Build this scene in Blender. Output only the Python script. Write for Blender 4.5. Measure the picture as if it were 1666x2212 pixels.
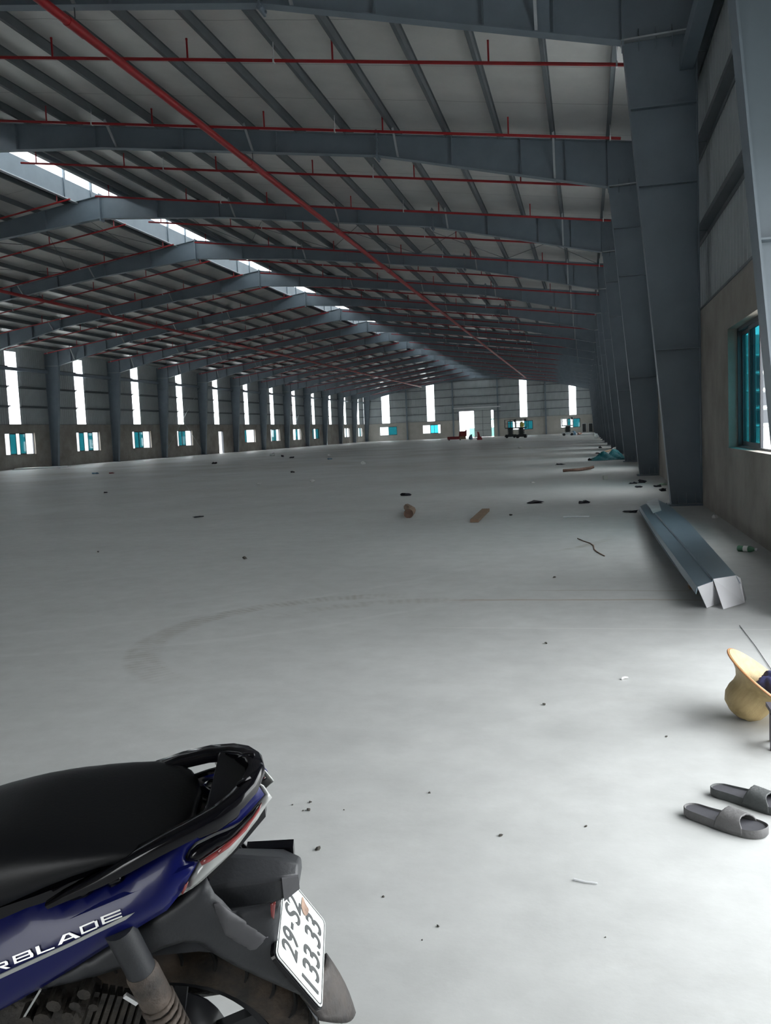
import bpy, bmesh, math, random
from mathutils import Vector, Matrix
from mathutils.geometry import delaunay_2d_cdt

for o in list(bpy.data.objects):
    bpy.data.objects.remove(o)
SC = bpy.context.scene
COL = SC.collection
RND = random.Random(7)

# ------------------------------------------------------------------ camera
W_PX, H_PX, F_PX = 1666, 2212, 1920.29
EYE = Vector((0.0, 0.0, 1.35))
YAW, PITCH, ROLL = 0.224779, 0.0882255, -0.0436976
_f = Vector((-math.sin(YAW) * math.cos(PITCH), math.cos(YAW) * math.cos(PITCH), -math.sin(PITCH)))
_r = Vector((math.cos(YAW), math.sin(YAW), 0.0))
_u = _r.cross(_f)
CR = math.cos(ROLL) * _r + math.sin(ROLL) * _u
CU = -math.sin(ROLL) * _r + math.cos(ROLL) * _u
CF = _f
cam_data = bpy.data.cameras.new('camera')
cam_data.sensor_fit = 'VERTICAL'
cam_data.sensor_height = 36.0
cam_data.lens = 36.0 * F_PX / H_PX
cam_data.clip_start = 0.05
cam_data.clip_end = 2000
cam = bpy.data.objects.new('camera', cam_data)
m = Matrix((CR, CU, -CF)).transposed().to_4x4()
m.translation = EYE
cam.matrix_world = m
COL.objects.link(cam)
SC.camera = cam

# ------------------------------------------------------------------ sky and exposure (overcast day)
world = bpy.data.worlds.new('overcast_sky')
SC.world = world
world.use_nodes = True
wn = world.node_tree
bg = wn.nodes['Background']
bg.inputs['Color'].default_value = (0.95, 0.98, 1.0, 1)
bg.inputs['Strength'].default_value = 1.0
SC.view_settings.view_transform = 'Standard'
SC.view_settings.look = 'None'
SC.view_settings.gamma = 1.0
SC.view_settings.use_curve_mapping = False
SC.view_settings.exposure = 3.02

# ------------------------------------------------------------------ pixel -> place helpers
def ray(x, y):
    return CF + CR * ((x - W_PX / 2) / F_PX) - CU * ((y - H_PX / 2) / F_PX)
def on_floor(x, y, z=0.0):
    d = ray(x, y)
    return EYE + d * ((z - EYE.z) / d.z)
def on_y(x, y, Y):
    d = ray(x, y)
    return EYE + d * (Y / d.y)
def on_x(x, y, X):
    d = ray(x, y)
    return EYE + d * (X / d.x)

# ------------------------------------------------------------------ object helpers
def tag(o, label=None, cat=None, group=None, kind=None):
    if label: o['label'] = label
    if cat: o['category'] = cat
    if group: o['group'] = group
    if kind: o['kind'] = kind
    return o
def empty(name, loc=(0, 0, 0), rz=0.0, parent=None):
    o = bpy.data.objects.new(name, None)
    o.empty_display_size = 0.2
    COL.objects.link(o)
    o.location = loc
    o.rotation_euler = (0, 0, rz)
    if parent: o.parent = parent
    return o
def place(name, mesh, parent=None, loc=(0, 0, 0), rot=(0, 0, 0)):
    o = bpy.data.objects.new(name, mesh)
    COL.objects.link(o)
    o.location = loc
    o.rotation_euler = rot
    if parent: o.parent = parent
    return o

class MB:
    """collects shapes into one mesh"""
    def __init__(s):
        s.v, s.f = [], []
    def add(s, vs, fs):
        b = len(s.v)
        s.v += [tuple(v) for v in vs]
        s.f += [tuple(i + b for i in f) for f in fs]
        return s
    def box(s, x0, x1, y0, y1, z0, z1):
        vs = [(x, y, z) for z in (z0, z1) for y in (y0, y1) for x in (x0, x1)]
        return s.add(vs, [(0, 2, 3, 1), (4, 5, 7, 6), (0, 1, 5, 4), (2, 6, 7, 3), (0, 4, 6, 2), (1, 3, 7, 5)])
    def prism(s, poly, a, b, axis='y'):
        """extrude a 2D polygon along an axis from a to b"""
        n = len(poly)
        def P(p, t):
            if axis == 'y': return (p[0], t, p[1])
            if axis == 'x': return (t, p[0], p[1])
            return (p[0], p[1], t)
        vs = [P(p, a) for p in poly] + [P(p, b) for p in poly]
        fs = [tuple(range(n)), tuple(range(2 * n - 1, n - 1, -1))]
        fs += [(i, i + n, (i + 1) % n + n, (i + 1) % n) for i in range(n)]
        return s.add(vs, fs)
    def tube(s, pts, r, n=8, cap=True):
        pts = [Vector(p) for p in pts]
        rs = r if isinstance(r, (list, tuple)) else [r] * len(pts)
        rings = []
        prev = None
        for i, p in enumerate(pts):
            t = (pts[min(i + 1, len(pts) - 1)] - pts[max(i - 1, 0)]).normalized()
            if prev is None:
                a = Vector((0, 0, 1)) if abs(t.z) < 0.9 else Vector((1, 0, 0))
                nrm = t.cross(a).normalized()
            else:
                nrm = (prev - t * prev.dot(t)).normalized()
            prev = nrm
            bi = t.cross(nrm)
            rings.append([p + (nrm * math.cos(2 * math.pi * k / n) + bi * math.sin(2 * math.pi * k / n)) * rs[i] for k in range(n)])
        vs = [v for ring in rings for v in ring]
        fs = []
        for i in range(len(pts) - 1):
            for k in range(n):
                fs.append((i * n + k, i * n + (k + 1) % n, (i + 1) * n + (k + 1) % n, (i + 1) * n + k))
        if cap:
            fs.append(tuple(range(n - 1, -1, -1)))
            fs.append(tuple((len(pts) - 1) * n + k for k in range(n)))
        return s.add(vs, fs)
    def bar(s, a, b, w, h):
        """rectangular bar from a to b, w across, h in height"""
        a, b = Vector(a), Vector(b)
        t = (b - a).normalized()
        up = Vector((0, 0, 1)) if abs(t.z) < 0.95 else Vector((0, 1, 0))
        sd = t.cross(up).normalized() * (w / 2)
        uu = sd.cross(t).normalized() * (h / 2)
        vs = []
        for p in (a, b):
            vs += [p - sd - uu, p + sd - uu, p + sd + uu, p - sd + uu]
        return s.add(vs, [(0, 1, 2, 3), (7, 6, 5, 4), (0, 4, 5, 1), (1, 5, 6, 2), (2, 6, 7, 3), (3, 7, 4, 0)])
    def lathe(s, prof, n=24, axis='z', c=(0, 0, 0)):
        """prof: list of (r, t) along the axis"""
        vs = []
        for r, t in prof:
            for k in range(n):
                a = 2 * math.pi * k / n
                p = (r * math.cos(a), r * math.sin(a), t)
                if axis == 'y': p = (p[0], p[2], p[1])
                if axis == 'x': p = (p[2], p[0], p[1])
                vs.append((p[0] + c[0], p[1] + c[1], p[2] + c[2]))
        fs = []
        for i in range(len(prof) - 1):
            for k in range(n):
                fs.append((i * n + k, i * n + (k + 1) % n, (i + 1) * n + (k + 1) % n, (i + 1) * n + k))
        return s.add(vs, fs)
    def mesh(s, name, mat, smooth=False):
        me = bpy.data.meshes.new(name)
        me.from_pydata(s.v, [], s.f)
        bm = bmesh.new()
        bm.from_mesh(me)
        bmesh.ops.recalc_face_normals(bm, faces=bm.faces)
        bm.to_mesh(me)
        bm.free()
        if smooth:
            for p in me.polygons: p.use_smooth = True
            if hasattr(me, 'set_sharp_from_angle'):
                me.set_sharp_from_angle(angle=math.radians(smooth if smooth is not True else 40))
        if mat: me.materials.append(mat)
        return me
    def build(s, name, mat, parent=None, smooth=False, loc=(0, 0, 0), rot=(0, 0, 0)):
        return place(name, s.mesh(name, mat, smooth), parent, loc, rot)

# ------------------------------------------------------------------ materials
def N(nt, typ, **kw):
    n = nt.nodes.new(typ)
    for k, v in kw.items():
        if k in n.inputs.keys(): n.inputs[k].default_value = v
        else: setattr(n, k, v)
    return n
def mat(name, col, rough=0.5, metal=0.0, var=0.0, scale=4.0, bump=0.0, bscale=30.0, col2=None, spec=0.5, coat=0.0, stretch=None):
    ma = bpy.data.materials.new(name)
    ma.use_nodes = True
    nt = ma.node_tree
    b = nt.nodes['Principled BSDF']
    b.inputs['Roughness'].default_value = rough
    b.inputs['Metallic'].default_value = metal
    b.inputs['Specular IOR Level'].default_value = spec
    if coat:
        b.inputs['Coat Weight'].default_value = coat
        b.inputs['Coat Roughness'].default_value = 0.06
    c1 = (*col, 1)
    b.inputs['Base Color'].default_value = c1
    if var or col2 or bump:
        tc = N(nt, 'ShaderNodeTexCoord')
        vec = tc.outputs['Object']
        if stretch:
            mp = N(nt, 'ShaderNodeMapping')
            mp.inputs['Scale'].default_value = stretch
            nt.links.new(vec, mp.inputs['Vector'])
            vec = mp.outputs['Vector']
    if var or col2:
        no = N(nt, 'ShaderNodeTexNoise', Scale=scale, Detail=6.0, Roughness=0.6)
        nt.links.new(vec, no.inputs['Vector'])
        ra = N(nt, 'ShaderNodeValToRGB')
        ra.color_ramp.elements[0].position = 0.32
        ra.color_ramp.elements[1].position = 0.68
        ra.color_ramp.elements[0].color = (*(col2 if col2 else [x * (1 - var) for x in col]), 1)
        ra.color_ramp.elements[1].color = c1 if col2 else (*[min(1, x * (1 + var)) for x in col], 1)
        nt.links.new(no.outputs['Fac'], ra.inputs['Fac'])
        nt.links.new(ra.outputs['Color'], b.inputs['Base Color'])
    if bump:
        n2 = N(nt, 'ShaderNodeTexNoise', Scale=bscale, Detail=4.0)
        nt.links.new(vec, n2.inputs['Vector'])
        bp = N(nt, 'ShaderNodeBump', Strength=bump, Distance=0.02)
        nt.links.new(n2.outputs['Fac'], bp.inputs['Height'])
        nt.links.new(bp.outputs['Normal'], b.inputs['Normal'])
    return ma
def glass_mat(name, tint, gloss=0.08, rough=0.02):
    """thin tinted pane: coloured transmission with a weak mirror reflection"""
    ma = bpy.data.materials.new(name)
    ma.use_nodes = True
    nt = ma.node_tree
    nt.nodes.remove(nt.nodes['Principled BSDF'])
    out = nt.nodes['Material Output']
    tr = N(nt, 'ShaderNodeBsdfTransparent')
    tr.inputs['Color'].default_value = (*tint, 1)
    gl = N(nt, 'ShaderNodeBsdfGlossy', Roughness=rough)
    gl.inputs['Color'].default_value = (0.9, 0.9, 0.9, 1)
    lw = N(nt, 'ShaderNodeLayerWeight', Blend=0.5)
    pw = N(nt, 'ShaderNodeMath', operation='POWER')
    nt.links.new(lw.outputs['Facing'], pw.inputs[0])
    pw.inputs[1].default_value = 5.0
    ad = N(nt, 'ShaderNodeMath', operation='MULTIPLY_ADD')
    nt.links.new(pw.outputs[0], ad.inputs[0])
    ad.inputs[1].default_value = 0.6
    ad.inputs[2].default_value = 0.03
    mx = N(nt, 'ShaderNodeMixShader')
    nt.links.new(ad.outputs[0], mx.inputs[0])
    nt.links.new(tr.outputs[0], mx.inputs[1])
    nt.links.new(gl.outputs[0], mx.inputs[2])
    nt.links.new(mx.outputs[0], out.inputs['Surface'])
    return ma
def translucent_mat(name, col):
    ma = bpy.data.materials.new(name)
    ma.use_nodes = True
    nt = ma.node_tree
    nt.nodes.remove(nt.nodes['Principled BSDF'])
    out = nt.nodes['Material Output']
    t = N(nt, 'ShaderNodeBsdfTranslucent')
    t.inputs['Color'].default_value = (*col, 1)
    d = N(nt, 'ShaderNodeBsdfTransparent')
    d.inputs['Color'].default_value = (*col, 1)
    mx = N(nt, 'ShaderNodeMixShader', Fac=0.45)
    nt.links.new(t.outputs[0], mx.inputs[1])
    nt.links.new(d.outputs[0], mx.inputs[2])
    nt.links.new(mx.outputs[0], out.inputs['Surface'])
    return ma

M = {}
M['steel'] = mat('blue_grey_painted_steel', (0.20, 0.245, 0.285), 0.45, var=0.08, scale=1.5)
M['steel_light'] = mat('galvanised_steel', (0.46, 0.49, 0.51), 0.42, metal=0.35, var=0.1, scale=3)
M['purlin'] = mat('purlin_steel', (0.12, 0.135, 0.145), 0.5, var=0.1, scale=2)
M['foil'] = mat('roof_insulation_foil', (0.75, 0.735, 0.71), 0.36, metal=0.35, var=0.08, scale=0.8, bump=0.5, bscale=1.3)
M['cladding'] = mat('grey_wall_sheet', (0.43, 0.465, 0.475), 0.5, var=0.06, scale=0.8)
M['plaster'] = mat('bare_cement_render', (0.36, 0.335, 0.30), 0.85, col2=(0.23, 0.21, 0.185), scale=1.1, bump=0.25, bscale=25)
M['red'] = mat('red_pipe_paint', (0.36, 0.012, 0.018), 0.4, var=0.15, scale=3)
M['white_metal'] = mat('white_painted_metal', (0.75, 0.76, 0.77), 0.4)
M['frame_dark'] = mat('dark_aluminium', (0.06, 0.065, 0.075), 0.4, metal=0.3)
M['strip'] = translucent_mat('translucent_light_sheet', (0.93, 0.95, 0.96))
M['glass'] = glass_mat('teal_tinted_glass', (0.10, 0.35, 0.385))
M['ground'] = mat('pale_yard_concrete', (0.5, 0.5, 0.47), 0.9, var=0.2, scale=0.5)
M['teal_wall'] = mat('pale_green_wall', (0.10, 0.24, 0.20), 0.8, var=0.1)
M['leaf'] = mat('foliage_green', (0.12, 0.2, 0.04), 0.7, var=0.5, scale=3)

def add_seams(ma, period, width, dark):
    """overlap seams of the foil across the roof"""
    nt = ma.node_tree
    b = nt.nodes['Principled BSDF']
    src = b.inputs['Base Color'].links[0].from_socket
    tc = N(nt, 'ShaderNodeTexCoord')
    sep = N(nt, 'ShaderNodeSeparateXYZ')
    nt.links.new(tc.outputs['Object'], sep.inputs[0])
    no = N(nt, 'ShaderNodeTexNoise', Scale=0.7)
    nt.links.new(tc.outputs['Object'], no.inputs['Vector'])
    w = N(nt, 'ShaderNodeMath', operation='MULTIPLY_ADD')
    nt.links.new(no.outputs['Fac'], w.inputs[0]); w.inputs[1].default_value = 0.2
    nt.links.new(sep.outputs[1], w.inputs[2])
    mo = N(nt, 'ShaderNodeMath', operation='PINGPONG')
    nt.links.new(w.outputs[0], mo.inputs[0]); mo.inputs[1].default_value = period / 2
    lt = N(nt, 'ShaderNodeMath', operation='LESS_THAN')
    nt.links.new(mo.outputs[0], lt.inputs[0]); lt.inputs[1].default_value = width
    mi = N(nt, 'ShaderNodeMix', data_type='RGBA')
    nt.links.new(lt.outputs[0], mi.inputs[0])
    nt.links.new(src, mi.inputs[6])
    mi.inputs[7].default_value = (*dark, 1)
    nt.links.new(mi.outputs[2], b.inputs['Base Color'])
add_seams(M['foil'], 2.153, 0.012, (0.42, 0.41, 0.40))
# ------------------------------------------------------------------ dimensions of the hall
Y0, BAY = 14.8588, 8.61272
def YK(k): return Y0 + k * BAY
XR, XRIDGE = 1.77, -18.077
XL = 2 * XRIDGE - XR
K0, K1 = -2, 16
YF, YE = YK(K0), YK(K1)
ZR, SLOPE = 10.945, 0.1411
def ztop(x): return ZR - SLOPE * abs(x - XRIDGE)
DADO = 3.03
WALL_T = 0.22
WIN_Z0, WIN_Z1 = 0.96, 2.47
# ================================================================== STRUCTURE
# ---- floor: power-floated concrete with stains, tyre marks and fine lines
def floor_material():
    ma = bpy.data.materials.new('worn_concrete_floor')
    ma.use_nodes = True
    nt = ma.node_tree
    L = nt.links.new
    b = nt.nodes['Principled BSDF']
    tc = N(nt, 'ShaderNodeTexCoord')
    P = tc.outputs['Object']
    def math_(op, a, bb=None, c=None, clamp=False):
        n = N(nt, 'ShaderNodeMath', operation=op)
        n.use_clamp = clamp
        for i, v in enumerate((a, bb, c)):
            if v is None: continue
            if isinstance(v, (int, float)): n.inputs[i].default_value = v
            else: L(v, n.inputs[i])
        return n.outputs[0]
    def noise(scale, detail=5, rough=0.6, vec=P):
        n = N(nt, 'ShaderNodeTexNoise', Scale=scale, Detail=float(detail), Roughness=rough)
        L(vec, n.inputs['Vector'])
        return n.outputs['Fac']
    def ramp(fac, p0, p1, c0=(0, 0, 0), c1=(1, 1, 1)):
        n = N(nt, 'ShaderNodeValToRGB')
        n.color_ramp.elements[0].position, n.color_ramp.elements[1].position = p0, p1
        n.color_ramp.elements[0].color, n.color_ramp.elements[1].color = (*c0, 1), (*c1, 1)
        L(fac, n.inputs['Fac'])
        return n.outputs['Color']
    def mix(fac, a, c, mode='MIX'):
        n = N(nt, 'ShaderNodeMix', data_type='RGBA', blend_type=mode)
        if isinstance(fac, float): n.inputs[0].default_value = fac
        else: L(fac, n.inputs[0])
        for s, v in ((n.inputs[6], a), (n.inputs[7], c)):
            if isinstance(v, tuple): s.default_value = (*v, 1)
            else: L(v, s)
        return n.outputs[2]
    base = ramp(noise(0.55, 6, 0.62), 0.30, 0.72, (0.485, 0.495, 0.49), (0.595, 0.605, 0.60))
    fine = ramp(noise(5.0, 6, 0.65), 0.25, 0.7, (0.88, 0.88, 0.87), (1.04, 1.04, 1.03))
    col = mix(1.0, base, fine, 'MULTIPLY')
    # dusty far ground
    sep = N(nt, 'ShaderNodeSeparateXYZ')
    L(P, sep.inputs[0])
    X, Y = sep.outputs[0], sep.outputs[1]
    dirt = ramp(noise(0.16, 5, 0.6), 0.42, 0.66)
    far = math_('MULTIPLY_ADD', Y, 0.035, -0.35, True)
    col = mix(math_('MULTIPLY', math_('MULTIPLY', far, 0.75), dirt), col, (0.33, 0.315, 0.28))
    # brushed drag scuffs
    mp = N(nt, 'ShaderNodeMapping')
    mp.inputs['Rotation'].default_value = (0, 0, 0.6)
    mp.inputs['Scale'].default_value = (1.0, 9.0, 1.0)
    L(P, mp.inputs['Vector'])
    sc = ramp(noise(1.2, 4, 0.5, mp.outputs[0]), 0.58, 0.78)
    col = mix(math_('MULTIPLY', sc, 0.10), col, (0.42, 0.40, 0.36))
    # tyre arcs  (centre x, y, radius, half width, keep x< , keep y>, strength)
    wob = math_('MULTIPLY_ADD', noise(0.9, 2), 0.12, -0.06)
    def arc(cx, cy, r, hw, amin, amax, strength, cc, tread):
        dx, dy = math_('SUBTRACT', X, cx), math_('SUBTRACT', Y, cy)
        d = math_('SQRT', math_('ADD', math_('MULTIPLY', dx, dx), math_('MULTIPLY', dy, dy)))
        d = math_('ABSOLUTE', math_('SUBTRACT', math_('ADD', d, wob), r))
        mk = math_('SUBTRACT', 1.0, math_('DIVIDE', d, hw), None, True)
        mk = math_('MINIMUM', math_('MULTIPLY', mk, 2.5), 1.0)
        an = math_('ARCTAN2', dy, dx)
        an = math_('MODULO', math_('ADD', an, 6.28318), 6.28318)
        a0 = math_('MULTIPLY', math_('SUBTRACT', an, amin), 3.0, None, True)
        a1 = math_('MULTIPLY', math_('SUBTRACT', amax, an), 2.0, None, True)
        mk = math_('MULTIPLY', math_('MULTIPLY', mk, a0), a1)
        if tread:
            tr = math_('MULTIPLY_ADD', math_('SINE', math_('MULTIPLY', an, tread)), 0.3, 0.7)
            mk = math_('MULTIPLY', mk, tr)
        mk = math_('MULTIPLY', mk, ramp(noise(7.0, 3), 0.3, 0.6))
        return math_('MULTIPLY', mk, strength), cc
    for a in (arc(-1.522, 5.716, 1.42, 0.13, 1.5, 4.2, 0.75, (0.34, 0.33, 0.30), 150.0),
              arc(-1.0, 5.2, 1.75, 0.12, 1.4, 2.6, 0.6, (0.36, 0.35, 0.32), 150.0),
              arc(-1.6, 11.2, 1.9, 0.07, 5.3, 6.2, 0.65, (0.30, 0.29, 0.24), 0),
              arc(-4.5, 9.0, 4.0, 0.05, 4.6, 6.1, 0.25, (0.70, 0.70, 0.69), 0),
              arc(-7.5, 12.0, 7.2, 0.06, 4.9, 6.1, 0.22, (0.70, 0.70, 0.69), 0)):
        col = mix(a[0], col, a[1])
    # pale straight line and rusty smears
    def line(axis_v, at, hw, other, lo, hi, strength, cc):
        nonlocal col
        d = math_('ABSOLUTE', math_('SUBTRACT', axis_v, at))
        mk = math_('SUBTRACT', 1.0, math_('DIVIDE', d, hw), None, True)
        g0 = math_('MULTIPLY', math_('SUBTRACT', other, lo), 3.0, None, True)
        g1 = math_('MULTIPLY', math_('SUBTRACT', hi, other), 3.0, None, True)
        mk = math_('MULTIPLY', math_('MULTIPLY', math_('MULTIPLY', mk, g0), g1), strength)
        col = mix(mk, col, cc)
    wy = math_('ADD', Y, math_('MULTIPLY_ADD', noise(1.6, 2), 0.16, -0.08))
    line(Y, 5.96, 0.012, X, -1.2, 1.7, 0.55, (0.75, 0.74, 0.70))
    line(wy, 6.95, 0.03, X, -1.2, 1.0, 0.75, (0.33, 0.23, 0.15))
    line(wy, 7.35, 0.025, X, -0.6, 1.0, 0.6, (0.30, 0.25, 0.19))
    for k in range(0, 17, 2):
        line(Y, YK(k) + 0.3, 0.03, X, XL, XR, 0.5, (0.28, 0.27, 0.25))
    L(col, b.inputs['Base Color'])
    r = ramp(noise(2.2, 4), 0.3, 0.7, (0.42, 0.42, 0.42), (0.62, 0.62, 0.62))
    L(r, b.inputs['Roughness'])
    b.inputs['Specular IOR Level'].default_value = 0.5
    bp = N(nt, 'ShaderNodeBump', Strength=0.08, Distance=0.01)
    L(noise(24.0, 4), bp.inputs['Height'])
    L(bp.outputs['Normal'], b.inputs['Normal'])
    return ma
M['floor'] = floor_material()

fl = MB().box(XL - WALL_T, XR + WALL_T, YF - 0.3, YE + 0.3, -0.12, 0.0).build('floor', M['floor'])
tag(fl, 'pale power-floated concrete floor with tyre marks and dust', 'floor', kind='structure')
gd = MB().box(-260, 260, -200, 420, -0.5, -0.13).build('ground', M['ground'])
tag(gd, 'pale concrete yard outside the open doors and windows', 'ground', kind='structure')

# ---- portal frames -------------------------------------------------------
KNEE = (0.69, 7.2)
def mx(x, side): return x if side > 0 else 2 * XRIDGE - x
def sx(poly, side): return [(mx(x, side) - XRIDGE, z) for x, z in poly]
BOT = [(0.69, 7.2), (-5.15, 8.59), (-13.0, 9.655), (XRIDGE, 10.09)]
def zbot(x):
    for (a, za), (b, zb) in zip(BOT, BOT[1:]):
        if b <= x <= a: return za + (zb - za) * (a - x) / (a - b)
def col_inner(z): return 1.305 - (1.305 - 0.69) * z / 7.2
def plates(mb, pts, w, t, side):
    """flange strip along a polyline in the frame plane"""
    for (a, b) in zip(pts, pts[1:]):
        A = Vector((mx(a[0], side) - XRIDGE, 0, a[1]))
        B = Vector((mx(b[0], side) - XRIDGE, 0, b[1]))
        n = Vector((-(B - A).z, 0, (B - A).x)).normalized() * (t / 2)
        vs = []
        for P in (A, B):
            for sy in (-1, 1):
                for sn in (-1, 1):
                    q = P + n * sn
                    vs.append((q.x, sy * w / 2, q.z))
        mb.add(vs, [(0, 1, 3, 2), (4, 6, 7, 5), (0, 4, 5, 1), (2, 3, 7, 6), (0, 2, 6, 4), (1, 5, 7, 3)])
FM = {}
for side in (1, -1):
    c = MB()
    c.prism(sx([(1.305, 0.03), (XR, 0.03), (XR, ztop(XR)), (0.69, ztop(0.69)), (0.69, 7.2)], side), -0.006, 0.006)
    plates(c, [(1.305, 0.03), (0.69, 7.2)], 0.25, 0.016, side)
    plates(c, [(XR - 0.008, 0.03), (XR - 0.008, ztop(XR))], 0.25, 0.016, side)
    FM['column', side] = c.mesh('column', M['steel'])
    FM['base_plate', side] = MB().box(*sorted((mx(1.24, side) - XRIDGE, mx(XR, side) - XRIDGE)), -0.17, 0.17, 0.0, 0.03).mesh('base_plate', M['steel'])
    r = MB()
    r.prism(sx(BOT + [(XRIDGE, ZR), (0.69, ztop(0.69))], side), -0.006, 0.006)
    plates(r, BOT, 0.24, 0.016, side)
    plates(r, [(XR, ztop(XR)), (XRIDGE, ZR)], 0.24, 0.014, side)
    FM['rafter', side] = r.mesh('rafter', M['steel'])
    for i, z in enumerate((2.47, 5.0, 6.17)):
        x0, x1 = sorted((mx(col_inner(z), side) - XRIDGE, mx(XR, side) - XRIDGE))
        FM['cst', i, side] = MB().box(x0, x1, -0.11, 0.11, z - 0.007, z + 0.007).mesh('stiffener', M['steel'])
    k = MB().prism(sx([(0.66, 7.18), (XR, 7.22), (XR, 7.245), (0.66, 7.205)], side), -0.14, 0.14)
    FM['knee_plate', side] = k.mesh('knee_plate', M['steel_light'])
    e = MB().box(*sorted((mx(0.675, side) - XRIDGE, mx(0.705, side) - XRIDGE)), -0.14, 0.14, 7.1, ztop(0.69))
    FM['end_plate', side] = e.mesh('end_plate', M['steel'])
    GX = (0.93, 1.18, 1.42)
    for gi, gx in enumerate(GX):
        a, b = sorted((mx(gx - 0.006, side) - XRIDGE, mx(gx + 0.006, side) - XRIDGE))
        for vi, (za, zb) in enumerate(((7.19, 7.05), (7.24, 7.38))):
            FM['gusset', gi, vi, side] = MB().add([(a, -0.006, za), (a, -0.12, za), (a, -0.006, zb), (b, -0.006, za), (b, -0.12, za), (b, -0.006, zb)],
                                                  [(0, 1, 2), (5, 4, 3), (0, 3, 4, 1), (1, 4, 5, 2), (2, 5, 3, 0)]).mesh('gusset', M['steel'])
    for gi, gx in enumerate((1.40, 1.54, 1.68)):
        a, b = sorted((mx(gx - 0.006, side) - XRIDGE, mx(gx + 0.006, side) - XRIDGE))
        FM['foot_gusset', gi, side] = MB().add([(a, -0.006, 0.03), (a, -0.13, 0.03), (a, -0.006, 0.2), (b, -0.006, 0.03), (b, -0.13, 0.03), (b, -0.006, 0.2)],
                                               [(0, 1, 2), (5, 4, 3), (0, 3, 4, 1), (1, 4, 5, 2), (2, 5, 3, 0)]).mesh('foot_gusset', M['steel'])
    for i, x in enumerate((-0.35, -1.45, -3.2, -7.9, -10.6, -13.2, -15.7)):
        a, b = sorted((mx(x - 0.006, side) - XRIDGE, mx(x + 0.006, side) - XRIDGE))
        FM['rst', i, side] = MB().box(a, b, -0.11, 0.11, zbot(x), ztop(x)).mesh('stiffener', M['steel'])
    x = -5.15
    sp = MB()
    sp.box(*sorted((mx(x - 0.02, side) - XRIDGE, mx(x + 0.02, side) - XRIDGE)), -0.15, 0.15, zbot(x) - 0.12, ztop(x) + 0.1)
    for q in range(6):
        zz = zbot(x) - 0.06 + q * 0.125
        for yy in (-0.10, 0.10):
            sp.box(*sorted((mx(x - 0.05, side) - XRIDGE, mx(x + 0.05, side) - XRIDGE)), yy - 0.02, yy + 0.02, zz - 0.02, zz + 0.02)
    FM['splice_plate', side] = sp.mesh('splice_plate', M['steel'])
    for i, x in enumerate((-0.62, -4.61, -8.60, -12.6)):
        for s in (-1, 1):
            b = MB().bar((mx(x, side) - XRIDGE, 0.02 * s, zbot(x) + 0.02), (mx(x, side) - XRIDGE, 0.62 * s, ztop(x) + 0.02), 0.05, 0.05)
            FM['fb', i, s, side] = b.mesh('flange_brace', M['steel_light'])
RP = MB().box(-0.02, 0.02, -0.15, 0.15, 9.98, 11.02).mesh('ridge_plate', M['steel'])
ORD = ['first', 'second', 'third', 'fourth', 'fifth', 'sixth', 'seventh', 'eighth', 'ninth', 'tenth', 'eleventh', 'twelfth',
       'thirteenth', 'fourteenth', 'fifteenth', 'sixteenth', 'seventeenth', 'eighteenth', 'nineteenth']
for k in range(K0, K1 + 1):
    fr = empty('portal_frame', (XRIDGE, YK(k) - (0.16 if k == K1 else 0), 0))
    if k == K0: lb = 'blue-grey steel portal frame behind the camera at the entrance gable'
    elif k == K1: lb = 'blue-grey steel portal frame standing against the far gable wall'
    elif k == -1: lb = 'blue-grey steel portal frame nearest the camera, its column cut by the right picture edge'
    else: lb = 'blue-grey steel portal frame, %s whole column along the right wall counted from the camera' % ORD[k]
    tag(fr, lb, 'steel frame', 'steel portal frames of the hall')
    for side in (1, -1):
        co = place('column', FM['column', side], fr)
        place('base_plate', FM['base_plate', side], co)
        for i in range(3): place('stiffener', FM['cst', i, side], co)
        place('knee_plate', FM['knee_plate', side], co)
        if k < 5:
            for gi in range(3):
                for vi in range(2): place('gusset', FM['gusset', gi, vi, side], co)
                place('foot_gusset', FM['foot_gusset', gi, side], co)
        ra = place('rafter', FM['rafter', side], fr)
        place('end_plate', FM['end_plate', side], ra)
        place('splice_plate', FM['splice_plate', side], ra)
        for i in range(7): place('stiffener', FM['rst', i, side], ra)
        if k <= 9:
            for i in range(4):
                for s in (-1, 1): place('flange_brace', FM['fb', i, s, side], ra)
    place('ridge_plate', RP, fr)

# ---- roof ----------------------------------------------------------------
PUR_H = 0.2
OPEN = 1.02           # half width of the ridge opening
ce = MB()
for side in (1, -1):
    e, a = XR + 0.5, XRIDGE + OPEN
    ce.prism([(mx(e, side), ztop(e) + PUR_H), (mx(a, side), ztop(a) + PUR_H), (mx(a, side), ztop(a) + PUR_H + 0.05), (mx(e, side), ztop(e) + PUR_H + 0.05)], YF - 0.6, YE + 0.5)
ceil = ce.build('ceiling', M['foil'])
tag(ceil, 'pitched roof lined with pale silver insulation foil on steel purlins', 'roof', kind='structure')
PX = [0.71 - 1.331 * i for i in range(14)]
def purlin_shape(mb, x, y0, y1, s):
    z = ztop(x)
    mb.box(x - 0.004, x + 0.004, y0, y1, z, z + PUR_H)
    mb.box(*sorted((x, x - s * 0.075)), y0, y1, z, z + 0.006)
    mb.box(*sorted((x - s * 0.075, x - s * 0.069)), y0, y1, z, z + 0.03)
    mb.box(*sorted((x, x + s * 0.075)), y0, y1, z + PUR_H - 0.006, z + PUR_H - 0.001)
stuff = MB()
pm = {}
for side in (1, -1):
    for x in PX:
        mb = MB()
        purlin_shape(mb, mx(x, side), 0, BAY, side)
        pm[side, x] = mb.mesh('purlin', M['purlin'])
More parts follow.
